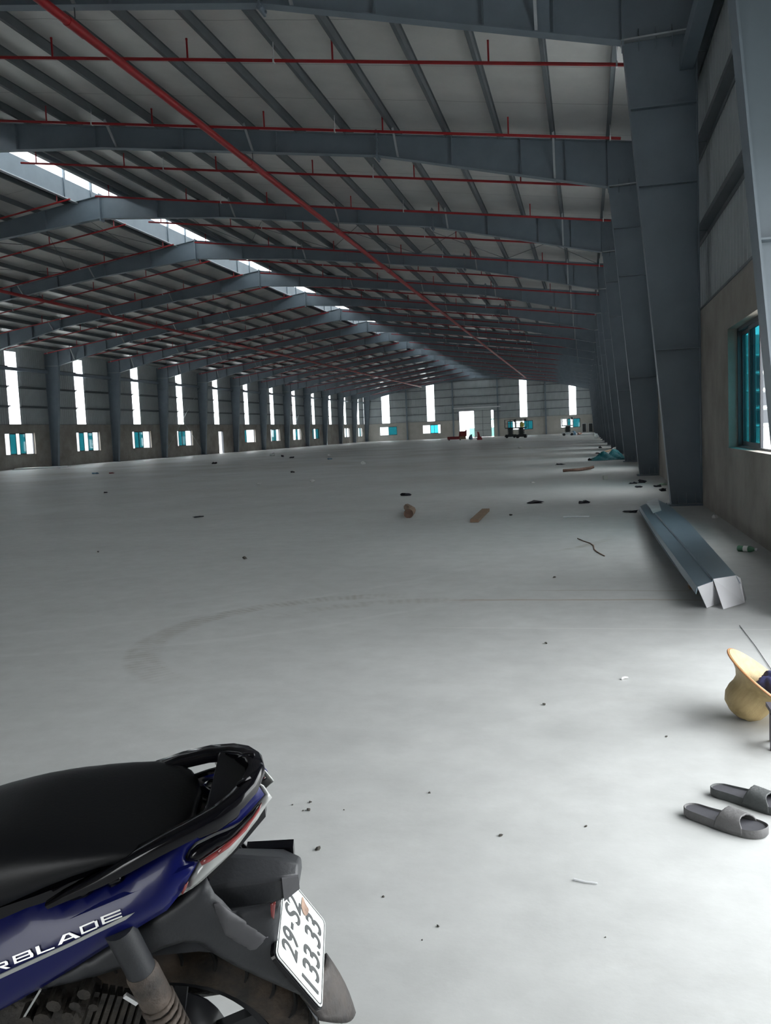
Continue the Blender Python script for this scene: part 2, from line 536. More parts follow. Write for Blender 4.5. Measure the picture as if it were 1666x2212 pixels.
for k in range(K0, K1):
    for side in (1, -1):
        for x in PX:
            if 0 <= k <= 9: place('purlin', pm[side, x], ceil, (0, YK(k), 0))
            else: purlin_shape(stuff, mx(x, side), YK(k), YK(k + 1), side)
o = stuff.build('purlins', M['purlin'], ceil)
tag(o, kind='stuff')
# eave purlins and bracing rods under the roof
for k in range(K0, K1):
    if k in (2, 6, 11):
        for side in (1, -1):
            for i in range(0, 13, 3):
                xa, xb = mx(PX[i], side), mx(PX[min(i + 3, 13)], side)
                for (p, q) in ((xa, xb), (xb, xa)):
                    MB().tube([(p, YK(k) + 0.1, ztop(p) - 0.03), (q, YK(k + 1) - 0.1, ztop(q) - 0.03)], 0.012, 5).build('brace_rod', M['purlin'], ceil)

# ---- ridge monitor: curb panels, translucent sides, small roof
mo = empty('ridge_monitor', (XRIDGE, YF, 0))
tag(mo, 'raised ridge vent running along the roof top with pale light sheets', 'roof vent', kind='structure')
cz = ztop(XRIDGE + OPEN) - 0.02
cm = {}
for side in (1, -1):
    x = side * OPEN
    cm['curb_panel', side] = MB().box(x - 0.02, x + 0.02, 0.0, BAY, cz, cz + 0.72).mesh('curb_panel', M['steel'])
    cm['curb_angle', side] = MB().box(x - 0.07, x + 0.07, 0.0, BAY, cz - 0.03, cz).mesh('curb_angle', M['steel_light'])
    cm['light_panel', side] = MB().box(x - 0.004, x + 0.004, 0.02, BAY - 0.02, cz + 0.72, cz + 1.35).mesh('light_panel', M['strip'])
    cm['post', side] = MB().box(x - side * 0.02 - 0.05, x - side * 0.02 + 0.05, -0.05, 0.05, cz, cz + 1.45).mesh('post', M['steel'])
for k in range(K0, K1):
    for side in (1, -1):
        for nm in ('curb_panel', 'curb_angle', 'light_panel'):
            place(nm, cm[nm, side], mo, (0, YK(k) - YF, 0))
        for fy in (0.12, 0.9):
            place('post', cm['post', side], mo, (0, YK(k) - YF + BAY * fy, 0))
MB().prism([(-1.5, cz + 1.38), (0, cz + 1.6), (1.5, cz + 1.38), (1.5, cz + 1.42), (0, cz + 1.64), (-1.5, cz + 1.42)], -0.5, YE - YF + 0.4).build('vent_roof', M['cladding'], mo)

# ---- side walls ----------------------------------------------------------
def bays_openings(side):
    """openings in the masonry: list of (y0, y1, z0, z1, kind, k)"""
    out = []
    for k in range(K0, K1):
        c = YK(k) + BAY / 2
        if side > 0:
            if k == -2: out.append((1.0, 5.4, 0.0, 3.0, 'gate', k))
            else: out.append((c - 1.5, c + 1.52, WIN_Z0, WIN_Z1, 'window', k))
        else:
            if k == 8: out.append((c + 0.15, c + 1.45, 0.0, 2.35, 'door', k))
            elif k == 13: out.append((c - 3.3, c - 2.2, 0.0, 2.4, 'door', k))
            else: out.append((c - 0.95, c + 2.4, WIN_Z0, WIN_Z1, 'window', k))
    return out
def strip_span(side, k):
    c = YK(k) + BAY / 2
    if side > 0: return (c - 1.3, c - 0.05)
    j = {4: -0.1, 5: -0.46}.get(k, -0.3)
    return (c + j, c + j + 1.26)
def ribbed(mb, y0, y1, z0, z1, X, inward):
    """trapezoidal profiled sheet standing in a plane X = const"""
    y = y0
    pitch = 0.25
    pts = []
    n = max(1, round((y1 - y0) / pitch))
    p = (y1 - y0) / n
    for i in range(n):
        a = y0 + i * p
        pts += [(a, 0), (a + p * 0.62, 0), (a + p * 0.72, 1), (a + p * 0.9, 1)]
    pts.append((y1, 0))
    vs = []
    for (yy, h) in pts:
        xx = X + inward * 0.028 * h
        vs += [(xx, yy, z0), (xx, yy, z1)]
    mb.add(vs, [(2 * i, 2 * i + 2, 2 * i + 3, 2 * i + 1) for i in range(len(pts) - 1)])
GIRT_Z = (4.27, 5.6, 6.93)
SHEET_TOP = 8.35
OPENINGS = {}
WALLS = {}
for side, nm in ((1, 'right'), (-1, 'left')):
    xi = XR + 0.005 if side > 0 else XL - 0.005
    xo = xi + side * WALL_T
    ops = bays_openings(side)
    OPENINGS[side] = ops
    mb = MB()
    a, b = sorted((xi, xo))
    y = YF - 0.25
    for (y0, y1, z0, z1, kd, k) in ops:
        mb.box(a, b, y, y0, 0, DADO)
        if z0 > 0: mb.box(a, b, y0, y1, 0, z0)
        if z1 < DADO: mb.box(a, b, y0, y1, z1, DADO)
        y = y1
    mb.box(a, b, y, YE + 0.25, 0, DADO)
    wl = mb.build('wall_' + nm, M['plaster'])
    tag(wl, 'long %s wall of bare render below grey ribbed sheeting' % ('right' if side > 0 else 'left'), 'wall', kind='structure')
    WALLS[side] = wl
    xs = xi + side * 0.17
    for k in range(K0, K1):
        s0, s1 = strip_span(side, k)
        ya, yb = YK(k), YK(k + 1)
        segs = [(ya, s0, DADO, SHEET_TOP), (s1, yb, DADO, SHEET_TOP), (s0, s1, 8.0, SHEET_TOP)]
        if side > 0 and k == -2: segs = [(ya, yb, DADO, SHEET_TOP)]
        for (u0, u1, z0, z1) in segs:
            q = MB()
            ribbed(q, u0, u1, z0, z1, xs, -side)
            q.build('wall_sheet', M['cladding'], wl)
        if not (side > 0 and k == -2):
            zs = (DADO + 0.02,) + GIRT_Z + (8.0,)
            for (z0, z1) in zip(zs, zs[1:]):
                MB().box(*sorted((xs, xs + side * 0.006)), s0, s1, z0, z1).build('light_panel', M['strip'], wl)
        for z in GIRT_Z:
            if side > 0 and k == -2 and z < 4.5: continue
            has_strip = not (side > 0 and k == -2)
            for (u0, u1) in ([(ya + 0.02, s0 + 0.06), (s1 - 0.06, yb - 0.02)] if has_strip else [(ya + 0.02, yb - 0.02)]):
                g = MB()
                g.box(*sorted((xi, xs - side * 0.03)), u0, u1, z - 0.005, z + 0.005)
                g.box(*sorted((xi, xi + side * 0.006)), u0, u1, z, z + 0.075)
                g.box(*sorted((xs - side * 0.036, xs - side * 0.03)), u0, u1, z - 0.075, z)
                g.build('girt', M['purlin'], wl)
        ea = sorted((xi - side * 0.25, xi - side * 0.05))
        MB().box(*ea, ya + 0.01, yb - 0.01, 6.68, 6.9).build('eave_strut', M['steel'], wl)
        if not (side > 0 and k == -2):
            MB().box(*sorted((xi - side * 0.012, xi + side * 0.19)), ya + 0.02, yb - 0.02, DADO, DADO + 0.03).build('sill_channel', M['purlin'], wl)
    for k in ((7, 11) if side < 0 else (3, 7)):
        for (za, zb) in ((0.3, 6.6), (6.6, 0.3)):
            MB().tube([(xi - side * 0.2, YK(k) + 0.1, za), (xi - side * 0.2, YK(k + 1) - 0.1, zb)], 0.02, 6).build('brace_rod', M['steel_light'], wl)

# ---- windows -------------------------------------------------------------
win_no = 0
def window(kind_axis, pos, a0, a1, z0, z1, outward, teal, label):
    """sliding window; pos = inner wall face, a0..a1 along the wall; teal = list of (f0, f1) spans with tinted sashes"""
    global win_no
    win_no += 1
    root = empty('window_%d' % win_no, (0, 0, 0))
    tag(root, label, 'window', kind='structure')
    gp = pos + outward * 0.155
    def bx(mb, u0, u1, v0, v1, d0, d1):
        d0, d1 = sorted((gp + outward * d0, gp + outward * d1))
        if kind_axis == 'x': mb.box(d0, d1, u0, u1, v0, v1)
        else: mb.box(u0, u1, d0, d1, v0, v1)
    fr = MB()
    t = 0.045
    bx(fr, a0, a1, z0, z0 + t, -0.045, 0.045)
    bx(fr, a0, a1, z1 - t, z1, -0.045, 0.045)
    bx(fr, a0, a0 + t, z0 + t, z1 - t, -0.045, 0.045)
    bx(fr, a1 - t, a1, z0 + t, z1 - t, -0.045, 0.045)
    fr.build('window_frame', M['frame_dark'], root)
    sl = MB()
    s0, s1 = sorted((pos - outward * 0.02, pos + outward * 0.1))
    if kind_axis == 'x': sl.box(s0, s1, a0, a1, z0 - 0.001, z0 + 0.02)
    else: sl.box(a0, a1, s0, s1, z0 - 0.001, z0 + 0.02)
    sl.build('sill', M['plaster'], root)
    w = a1 - a0
    for i, (f0, f1) in enumerate(teal):
        u0, u1 = a0 + t + f0 * (w - 2 * t), a0 + t + f1 * (w - 2 * t)
        d = 0.018 if i % 2 else -0.018
        sa = MB()
        e = 0.05
        bx(sa, u0, u1, z0 + t, z0 + t + e, d - 0.014, d + 0.014)
        bx(sa, u0, u1, z1 - t - e, z1 - t, d - 0.014, d + 0.014)
        bx(sa, u0, u0 + e, z0 + t + e, z1 - t - e, d - 0.014, d + 0.014)
        bx(sa, u1 - e, u1, z0 + t + e, z1 - t - e, d - 0.014, d + 0.014)
        so = sa.build('sash', M['frame_dark'], root)
        pa = MB()
        bx(pa, u0 + e, u1 - e, z0 + t + e, z1 - t - e, d - 0.003, d + 0.003)
        pa.build('pane', M['glass'], so)
    return root
LT = {4: [(.19, .41), (.54, .75)], 5: [(.15, .37), (.55, .77)], 6: [(.16, .42), (.40, .66)], 7: [(.14, .40), (.38, .64)], 9: [(0, .24)],
      10: [(.18, .46), (.44, .72)], 11: [(.42, .68)], 12: [(0, .3), (.6, 1)], 14: [(.0, .1), (.45, .6)], 15: [(0, .25), (.55, .8)]}
for side in (1, -1):
    xi = XR + 0.005 if side > 0 else XL - 0.005
    for (y0, y1, z0, z1, kd, k) in OPENINGS[side]:
        if kd != 'window': continue
        if side < 0:
            teal = LT.get(k, [(.2, .45), (.55, .8)])
            lb = 'sliding window with teal panes in left wall, bay before the %s left column' % (ORD[k - 4] if k >= 4 else 'unseen')
            if k < 4: lb = 'sliding window with teal panes in left wall outside the picture, bay %s' % ORD[k + 2]
        else:
            teal = [(.52, .77), (.74, 1.0)]
            lb = 'sliding window with teal panes in right wall, %s bay from the entrance' % ORD[k + 2]
            if k == -1: lb = 'nearest sliding window with dark frame and teal panes, right picture edge'
        window('x', xi, y0, y1, z0, z1, side, teal, lb)

# ---- far gable wall ------------------------------------------------------
def ex(px, py=920): return on_y(px, py, YE).x
strips = [(826, 842.5, 8.35), (923.5, 940, 9.7), (1124.5, 1140, 9.45), (1231, 1246, 8.25)]
ewins = [(820, 857.5, [(.5, 1)]), (913, 951.5, [(.42, .66), (.64, .88)]), (1097, 1151.5, [(.0, .2), (.66, .84), (.82, 1)]), (1212, 1254, [(.3, .5), (.62, 1)])]
dx0, dx1, dz = ex(993), ex(1067), 4.5
mb = MB()
xs_ = XL - 0.2
eops = sorted([(ex(a), ex(b), WIN_Z0, WIN_Z1) for a, b, _ in ewins] + [(dx0, dx1, 0, DADO)])
for (x0, x1, z0, z1) in eops:
    mb.box(xs_, x0, YE, YE + WALL_T, 0, DADO)
    if z0 > 0: mb.box(x0, x1, YE, YE + WALL_T, 0, z0)
    if z1 < DADO: mb.box(x0, x1, YE, YE + WALL_T, z1, DADO)
    xs_ = x1
mb.box(xs_, XR + 0.2, YE, YE + WALL_T, 0, DADO)
M['plaster_end'] = mat('lightened_cement_render', (0.50, 0.48, 0.44), 0.85, col2=(0.40, 0.38, 0.34), scale=0.6)  # paler copy of the bare render, window light on the far wall put into colour
we = mb.build('wall_back', M['plaster_end'])
tag(we, 'far gable wall of render lightened for window light below grey sheeting with light strips', 'wall', kind='structure')
def gable_ribbed(x0, x1, z0, Y, parent, fixed_top=None):
    n = max(1, round((x1 - x0) / 0.25))
    p = (x1 - x0) / n
    pts = []
    for i in range(n):
        a = x0 + i * p
        pts += [(a, 0), (a + p * 0.62, 0), (a + p * 0.72, 1), (a + p * 0.9, 1)]
    pts.append((x1, 0))
    vs = []
    for (x, h) in pts:
        vs += [(x, Y - 0.028 * h, z0), (x, Y - 0.028 * h, fixed_top if fixed_top else ztop(x) + 0.22)]
    q = MB()
    q.add(vs, [(2 * i, 2 * i + 2, 2 * i + 3, 2 * i + 1) for i in range(len(pts) - 1)])
    q.build('wall_sheet', M['cladding'], parent)
YS = YE + 0.17
sp = sorted([(ex(a), ex(b), t) for a, b, t in strips])
cuts = [(a, b, DADO, t, 's') for a, b, t in sp] + [(dx0, dx1, DADO, dz, 'd')]
cuts.sort()
x = XL - 0.2
EG = (4.3, 5.65, 7.0, 8.35, 9.7)
for (a, b, z0, z1, kd) in cuts:
    gable_ribbed(x, a, DADO, YS, we)
    gable_ribbed(a, b, z1, YS, we)
    x = b
    if kd == 's':
        zs = [DADO + 0.02] + [z for z in EG if z < z1 - 0.2] + [z1]
        for (u, v) in zip(zs, zs[1:]):
            MB().box(a, b, YS, YS + 0.006, u, v).build('light_panel', M['strip'], we)
gable_ribbed(x, XR + 0.2, DADO, YS, we)
for z in EG:
    lim = (ZR - z) / SLOPE if z > 8.1 else 30
    x0, x1 = max(XL, XRIDGE - lim), min(XR, XRIDGE + lim)
    gaps = [(a, b) for a, b, t in sp if t > z] + ([(dx0, dx1)] if z < dz else [])
    u = x0
    for (a, b) in sorted(gaps) + [(x1, x1)]:
        if a - u > 0.1: MB().box(u, a, YE, YE + 0.13, z - 0.05, z + 0.05).build('girt', M['purlin'], we)
        u = b
for px in (880, 980, 1077, 1180):
    x = ex(px)
    p = MB()
    p.box(x - 0.12, x + 0.12, YE - 0.2, YE - 0.186, 0, ztop(x)).box(x - 0.12, x + 0.12, YE - 0.014, YE, 0, ztop(x)).box(x - 0.006, x + 0.006, YE - 0.19, YE - 0.01, 0, ztop(x))
    p.build('gable_post', M['steel'], we)
MB().box(XL, XR, YE - 0.012, YE + 0.13, DADO, DADO + 0.04).build('sill_channel', M['purlin'], we)
wl_names = ['leftmost window in the far gable wall, half teal', 'far gable window left of the sliding door with teal sash',
            'far gable window behind the two scissor lifts', 'far gable window nearest the right wall, teal at right']
for (a, b, tl), lb in zip(ewins, wl_names):
    window('y', YE, ex(a), ex(b), WIN_Z0, WIN_Z1, 1, tl, lb)
# sliding door
dr = empty('door_1', ((dx0 + dx1) / 2, YE, 0))
tag(dr, 'grey panelled sliding door half open in the far gable wall', 'door', kind='structure')
cx = (dx0 + dx1) / 2
lx0, lx1 = ex(1025.5), ex(1062)
M['door'] = mat('grey_door_sheet', (0.47, 0.50, 0.50), 0.5, var=0.05)
MB().box(lx0 - cx, lx1 - cx, -0.20, -0.16, 0.03, dz + 0.1).build('door_leaf', M['door'], dr)
for i in range(5):
    z = 0.05 + i * (dz - 0.05) / 4
    MB().box(lx0 - cx, lx1 - cx, -0.215, -0.20, z - 0.03, z + 0.03).build('door_rail', M['purlin'], dr)
for f in (0, 0.5, 1):
    x = lx0 + (lx1 - lx0) * f - cx
    MB().box(x - 0.03, x + 0.03, -0.215, -0.20, 0.03, dz + 0.1).build('door_stile', M['purlin'], dr)
a, b = ex(980, 880), ex(1081, 876)
MB().box(a - cx, b - cx, -0.30, -0.12, 4.98, 5.14).build('track_hood', M['white_metal'], dr)
MB().box(dx0 - 0.1 - cx, dx0 - cx, -0.02, 0.2, 0, dz + 0.1).box(dx1 - cx, dx1 + 0.1 - cx, -0.02, 0.2, 0, dz + 0.1).box(dx0 - cx, dx1 - cx, -0.02, 0.2, dz, dz + 0.1).build('door_frame', M['steel'], dr)

# ---- near gable (behind the camera) with its wide open entrance
FO0, FO1, FOZ = -2.4, -1.2, 2.2
mb = MB()
mb.box(XL - 0.2, FO0, YF - 0.25, YF - 0.05, 0, DADO).box(FO0, FO1, YF - 0.25, YF - 0.05, FOZ, DADO).box(FO1, XR + 0.2, YF - 0.25, YF - 0.05, 0, DADO)
wf = mb.build('wall_front', M['plaster'])
tag(wf, 'entrance gable wall behind the camera with a wide open gateway', 'wall', kind='structure')
gable_ribbed(XL - 0.2, FO0, DADO, YF - 0.1, wf)
gable_ribbed(FO1, XR + 0.2, DADO, YF - 0.1, wf)
gable_ribbed(FO0, FO1, DADO, YF - 0.1, wf)
# doors in left wall: leaf of the bay-13 door stands open inside
for (y0, y1, z0, z1, kd, k) in OPENINGS[-1]:
    if kd == 'door':
        d = empty('door_%d' % (2 if k == 8 else 3), (XL, (y0 + y1) / 2, 0))
        tag(d, 'open doorway full of daylight between the fifth and sixth left columns' if k == 8 else 'narrow open doorway in the left wall near the far end', 'door', kind='structure')
        q = MB()
        w = (y1 - y0) / 2
        q.box(-0.2, 0.0, -w, -w + 0.05, 0, z1).box(-0.2, 0.0, w - 0.05, w, 0, z1).box(-0.2, 0.0, -w + 0.05, w - 0.05, z1 - 0.05, z1)
        q.build('door_frame', M['frame_dark'], d)

# ---- outside: neighbouring hall and greenery seen through openings
nb = empty('neighbour_building', (ex(1010), YE + 26, -0.13))
tag(nb, 'pale green low building outside the far sliding door', 'building')
MB().box(-3.0, 18, 0, 10, 0, 1.75).build('wall', M['teal_wall'], nb)
MB().box(0.5, 18, -0.1, 0.0, 3.2, 3.5).build('band', M['teal_wall'], nb)
M['added_screen_wall'] = mat('pale_screen_wall', (0.36, 0.37, 0.38), 0.9, var=0.1, scale=0.7)  # walls added outside to dim the sky seen through the tinted panes
pw = MB().box(XL - 14.3, XL - 14, 20, YE + 12, -0.13, 3.6).build('added_screen_wall', M['added_screen_wall'])
tag(pw, 'added pale wall dimming the sky outside the left windows', 'wall')
pw = MB().box(XL - 14, ex(905), YE + 12, YE + 12.3, -0.13, 3.4).build('added_screen_wall', M['added_screen_wall'])
tag(pw, 'added pale wall dimming the sky outside the two left windows of the far gable', 'wall')
pw = MB().box(ex(1075), XR + 6, YE + 12, YE + 12.3, -0.13, 3.4).build('added_screen_wall', M['added_screen_wall'])
tag(pw, 'added pale wall dimming the sky outside the right windows of the far gable', 'wall')
# office block seen through the nearest tinted window
ob = empty('office_building', (7.0, 60, -0.13))
tag(ob, 'grey office block seen through the nearest tinted window', 'building')
M['office'] = mat('office_facade', (0.36, 0.38, 0.38), 0.8, var=0.1)
MB().box(-1.5, 16, 0, 25, 0, 6.6).build('wall', M['office'], ob)
for z in (0.9, 2.0, 3.1, 4.2, 5.3):
    MB().box(-1.55, 16, -0.12, 0, z, z + 0.09).build('floor_band', M['white_metal'], ob)
for i in range(7):
    for z in (1.1, 2.2, 3.3, 4.4):
        MB().box(-1.1 + i * 2.3, 0.2 + i * 2.3, -0.06, 0, z, z + 0.8).build('window', M['frame_dark'], ob)
# ================================================================== SPRINKLER PIPES
RX = [-1.65 - 3.07 * i for i in range(6)]
riser_m = MB().tube([(0, 0, 0), (0, 0, 0.40)], 0.02, 6).box(-0.018, 0.018, -0.018, 0.018, 0.38, 0.42).mesh('riser', M['red'])
hang_m = MB().tube([(0, 0, -0.03), (0, 0, 0.36)], 0.008, 4).box(-0.015, 0.015, -0.045, 0.045, -0.05, 0.05).mesh('hanger', M['white_metal'])
bp = {}
for side in (1, -1):
    xs = [0.95, -17.55]
    for j, dz_ in enumerate((0.34, 0.30)):
        q = MB().tube([(mx(xs[0], side) - XRIDGE, 0, ztop(xs[0]) - dz_), (mx(xs[1], side) - XRIDGE, 0, ztop(xs[1]) - dz_)], 0.034, 8)
        bp[side, j] = q.mesh('pipe', M['red'])
for k in range(-1, K1):
    for j, (fy, dz_) in enumerate(((0.33, 0.34), (0.85, 0.30))):
        for side in (1, -1):
            root = empty('sprinkler_branch', (XRIDGE, YK(k) + BAY * fy, 0))
            tag(root, 'red sprinkler branch under %s roof slope, %s pipe of the %s bay' %
                ('right' if side > 0 else 'left', 'nearer' if j == 0 else 'farther', ORD[k + 1]), 'sprinkler pipe', 'red sprinkler branch pipes under the roof')
            place('pipe', bp[side, j], root)
            if k <= 9:
                for x in RX:
                    place('riser', riser_m, root, (mx(x, side) - XRIDGE, 0, ztop(x) - dz_))
            if True:
                for x in (0.71, -5.94, -12.6):
                    place('hanger', hang_m, root, (mx(x, side) - XRIDGE, 0, ztop(x) - dz_))
for (x, z, y1, lb) in ((-8.62, 8.72, 134.6, 'long red main pipe running under the right roof slope to the far end'),
                       (-26.7, 8.80, 147.5, 'long red main pipe running under the left roof slope to the far end')):
    root = empty('main_pipe', (x, -2.0, z))
    tag(root, lb, 'main pipe', 'red sprinkler main pipes')
    MB().tube([(0, 0, 0), (0, y1 + 2.0, 0)], 0.082, 12).build('pipe', M['red'], root, smooth=True)
    for k in range(-1, 15):
        zt = zbot(x if x > XRIDGE else 2 * XRIDGE - x) - z
        MB().tube([(0, YK(k) + 2.0, 0.05), (0, YK(k) + 2.0, zt)], 0.012, 5).build('hanger', M['purlin'], root)
        MB().tube([(0, YK(k) + 1.72, 0), (0, YK(k) + 2.28, 0)], 0.092, 12).build('coupling', M['red'], root, smooth=True)

# ================================================================== THINGS AT THE FAR END
M['black'] = mat('black_plastic', (0.012, 0.012, 0.014), 0.5)
M['machine_dark'] = mat('dark_machine_paint', (0.03, 0.033, 0.036), 0.5, var=0.2)
M['machine_grey'] = mat('light_grey_machine', (0.58, 0.60, 0.61), 0.5, var=0.15)
M['machine_red'] = mat('dull_red_machine', (0.22, 0.02, 0.025), 0.5, var=0.3, scale=2)
M['yellow'] = mat('yellow_cloth', (0.65, 0.62, 0.12), 0.8)
M['blue_cloth'] = mat('blue_sacking', (0.16, 0.28, 0.38), 0.85, var=0.4, scale=4)
M['white_bag'] = mat('white_plastic_bag', (0.78, 0.78, 0.76), 0.5, var=0.1, bump=0.4, bscale=8)
M['wood'] = mat('weathered_wood', (0.30, 0.20, 0.13), 0.8, col2=(0.19, 0.12, 0.08), scale=6, bump=0.4, bscale=20, stretch=(1, 8, 8))
M['bark'] = mat('dark_bark', (0.13, 0.075, 0.055), 0.85, var=0.4, scale=9, bump=0.5)
M['rag'] = mat('black_rag', (0.012, 0.012, 0.02), 0.75, var=0.4, scale=10)
M['tarp'] = mat('teal_tarpaulin', (0.012, 0.12, 0.14), 0.7, var=0.25, scale=2, spec=0.1)

def scissor_lift(px, py, rz, body, label):
    p = on_floor(px, py)
    r = empty('scissor_lift', (p.x, p.y, 0), rz)
    tag(r, label, 'scissor lift', 'scissor lifts by the far wall')
    MB().box(-0.7, 0.7, -0.38, 0.38, 0.14, 0.46).box(-0.78, -0.7, -0.3, 0.3, 0.16, 0.34).build('chassis', body, r)
    for sx_ in (-0.5, 0.5):
        for sy in (-0.36, 0.36):
            MB().lathe([(0.0, -0.06), (0.16, -0.06), (0.17, -0.03), (0.17, 0.03), (0.16, 0.06), (0.0, 0.06)], 14, 'y').build('wheel', M['black'], r, loc=(sx_, sy, 0.17))
    n = 4
    for i in range(n):
        z0, z1 = 0.46 + i * 0.2, 0.46 + (i + 1) * 0.2
        for s in (-0.25, 0.25):
            MB().bar((-0.36, s, z0), (0.36, s, z1), 0.05, 0.09).build('scissor_arm', M['machine_dark'], r)
            MB().bar((-0.36, s + 0.06, z1), (0.36, s + 0.06, z0), 0.05, 0.09).build('scissor_arm', M['machine_dark'], r)
    MB().box(-0.22, 0.22, -0.2, 0.2, 0.46, 1.26).build('lift_cylinder', M['machine_dark'], r)
    MB().box(-0.74, 0.74, -0.4, 0.4, 1.26, 1.38).build('platform', body, r)
    for z in (1.9, 2.42):
        q = MB()
        for (a, b) in (((-0.72, -0.38), (0.72, -0.38)), ((-0.72, 0.38), (0.72, 0.38)), ((-0.72, -0.38), (-0.72, 0.38)), ((0.72, -0.38), (0.72, 0.38))):
            q.bar((*a, z), (*b, z), 0.04, 0.04)
        q.build('guard_rail', body, r)
    for (x, y) in ((-0.72, -0.38), (0, -0.38), (0.72, -0.38), (-0.72, 0.38), (0, 0.38), (0.72, 0.38)):
        MB().box(x - 0.025, x + 0.025, y - 0.025, y + 0.025, 1.38, 2.42).build('rail_post', body, r)
    MB().box(0.45, 0.66, -0.34, -0.1, 2.1, 2.44).build('control_box', M['machine_dark'], r)
    return r
scissor_lift(1103.5, 946, 0.15, M['machine_dark'], 'black scissor lift, left one of the two under the far gable window')
scissor_lift(1127, 946, -0.1, M['machine_dark'], 'black scissor lift with a yellow bundle on its rail')
scissor_lift(1227, 941, 0.1, M['machine_grey'], 'light grey scissor lift below the rightmost far gable window')

def lump(name, loc, size, mt, label, cat, group=None, seed=0, rough=0.35, sub=2, rz=0.0, parent=None):
    """crumpled closed lump resting on the ground"""
    rnd = random.Random(seed)
    bm = bmesh.new()
    bmesh.ops.create_icosphere(bm, subdivisions=sub, radius=1.0)
    ph = [rnd.uniform(0, 6.28) for _ in range(9)]
    for v in bm.verts:
        c = v.co
        d = 1 + rough * (math.sin(c.x * 3.1 + ph[0]) * math.sin(c.y * 3.7 + ph[1]) + 0.7 * math.sin(c.x * 6.3 + c.y * 5.1 + ph[2]) + 0.5 * math.sin(c.y * 9 + ph[3]) * math.sin(c.x * 8 + c.z * 5 + ph[4])) + rnd.uniform(-rough, rough) * 0.35
        v.co = c * max(0.25, d)
    for v in bm.verts:
        v.co = Vector((v.co.x * size[0] / 2, v.co.y * size[1] / 2, max(0.0, v.co.z * 0.5 + 0.35) * size[2]))
    me = bpy.data.meshes.new(name)
    bm.to_mesh(me)
    bm.free()
    me.materials.append(mt)
    o = place(name, me, parent, loc, (0, 0, rz))
    if label: tag(o, label, cat, group)
    return o
def lump_px(name, x, y, wpx, hpx, mt, label, cat, group=None, seed=0, depth=1.0, **kw):
    p = on_floor(x, y)
    s = (p - EYE).dot(CF) / F_PX
    return lump(name, (p.x, p.y, 0), (wpx * s, wpx * s * depth, hpx * s), mt, label, cat, group, seed, **kw)
p2_ = on_floor(1127, 946)
lump('cloth_bundle', (p2_.x + 0.1, p2_.y - 0.1, 1.385), (0.5, 0.3, 0.75), M['yellow'], 'small yellow bundle on the platform edge of a black lift', 'bundle', seed=3)

rm = on_floor(985, 951)
s_ = (rm - EYE).dot(CF) / F_PX
r = empty('red_machine', (rm.x, rm.y, 0), 0.05)
tag(r, 'dull red machine with long low bed and raised box before the far door', 'machine')
MB().box(-1.1, 0.9, -0.35, 0.35, 0.12, 0.5).build('bed', M['machine_red'], r)
MB().prism([(0.45, 0.5), (1.45, 0.5), (1.5, 1.25), (1.42, 1.38), (1.3, 1.2), (0.55, 1.18)], -0.35, 0.35).build('hopper', M['machine_red'], r)
for x in (-0.9, 0.6): MB().box(x - 0.08, x + 0.08, -0.3, 0.3, 0, 0.12).build('foot', M['machine_dark'], r)
MB().box(0.55, 1.4, -0.4, -0.35, 0.1, 0.5).build('guard', M['wood'], r)
rm = on_floor(1037, 950)
r = empty('red_machine', (rm.x, rm.y, 0), 0.0)
tag(r, 'small upright red machine with a tow bar beside the far door', 'machine')
MB().prism([(-0.35, 0.0), (0.3, 0.0), (0.25, 0.3), (0.05, 0.45), (-0.1, 1.0), (-0.3, 1.05), (-0.25, 0.6)], -0.2, 0.2).build('body', M['machine_red'], r)
MB().bar((-0.9, 0, 0.55), (-0.3, 0, 0.12), 0.05, 0.05).build('tow_bar', M['machine_grey'], r)
lump_px('sack_heap', 1017, 949.5, 10, 12, M['blue_cloth'], 'blue cloth heap beside the long red machine', 'cloth heap', seed=5)
lump_px('sack_heap', 1239, 940, 16, 10, M['blue_cloth'], 'blue and white sack heap at the foot of the grey lift', 'sack heap', seed=6)
lump_px('sack_heap', 1252, 939.5, 9, 6, mat('pink_sack', (0.45, 0.28, 0.22), 0.8), 'small pinkish sack heap right of the grey lift', 'sack heap', seed=8)
for i, (a, b) in enumerate(((1257.5, 1267), (1271.5, 1281))):
    x0, x1 = ex(a), ex(b)
    r = empty('leaning_panel', ((x0 + x1) / 2, YE - 0.32, 0))
    tag(r, 'black panel with pale frame leaning on the far wall, %s of the two' % ('left' if i == 0 else 'right'), 'panel', 'black panels leaning on the far wall')
    w = (x1 - x0) / 2
    pan = MB().box(-w + 0.07, w - 0.07, -0.03, 0.0, 0.12, 1.5).build('sheet', M['black'], r, rot=(-0.12, 0, 0))
    q = MB().box(-w, -w + 0.07, -0.05, 0.01, 0.05, 1.57).box(w - 0.07, w, -0.05, 0.01, 0.05, 1.57).box(-w + 0.07, w - 0.07, -0.05, 0.01, 0.05, 0.12).box(-w + 0.07, w - 0.07, -0.05, 0.01, 1.5, 1.57)
    q.build('frame', M['machine_grey'], r, rot=(-0.12, 0, 0))
p = on_floor(1270, 939.5)
MB().box(-1.1, 1.0, -0.5, 0.5, 0, 0.06).box(-0.9, 1.1, -0.45, 0.45, 0.06, 0.12).build('sheet_pile', M['white_metal'], loc=(p.x, p.y, 0))
tag(bpy.data.objects['sheet_pile'], 'flat pile of white sheets on the floor before the leaning panels', 'sheet pile')
lump_px('plastic_bag', 1288, 946, 9, 12, M['white_bag'], 'white plastic bag heap at the right wall near the far end', 'bag', seed=11)
p = on_floor(22, 1015) + Vector((2.4, 0, 0))
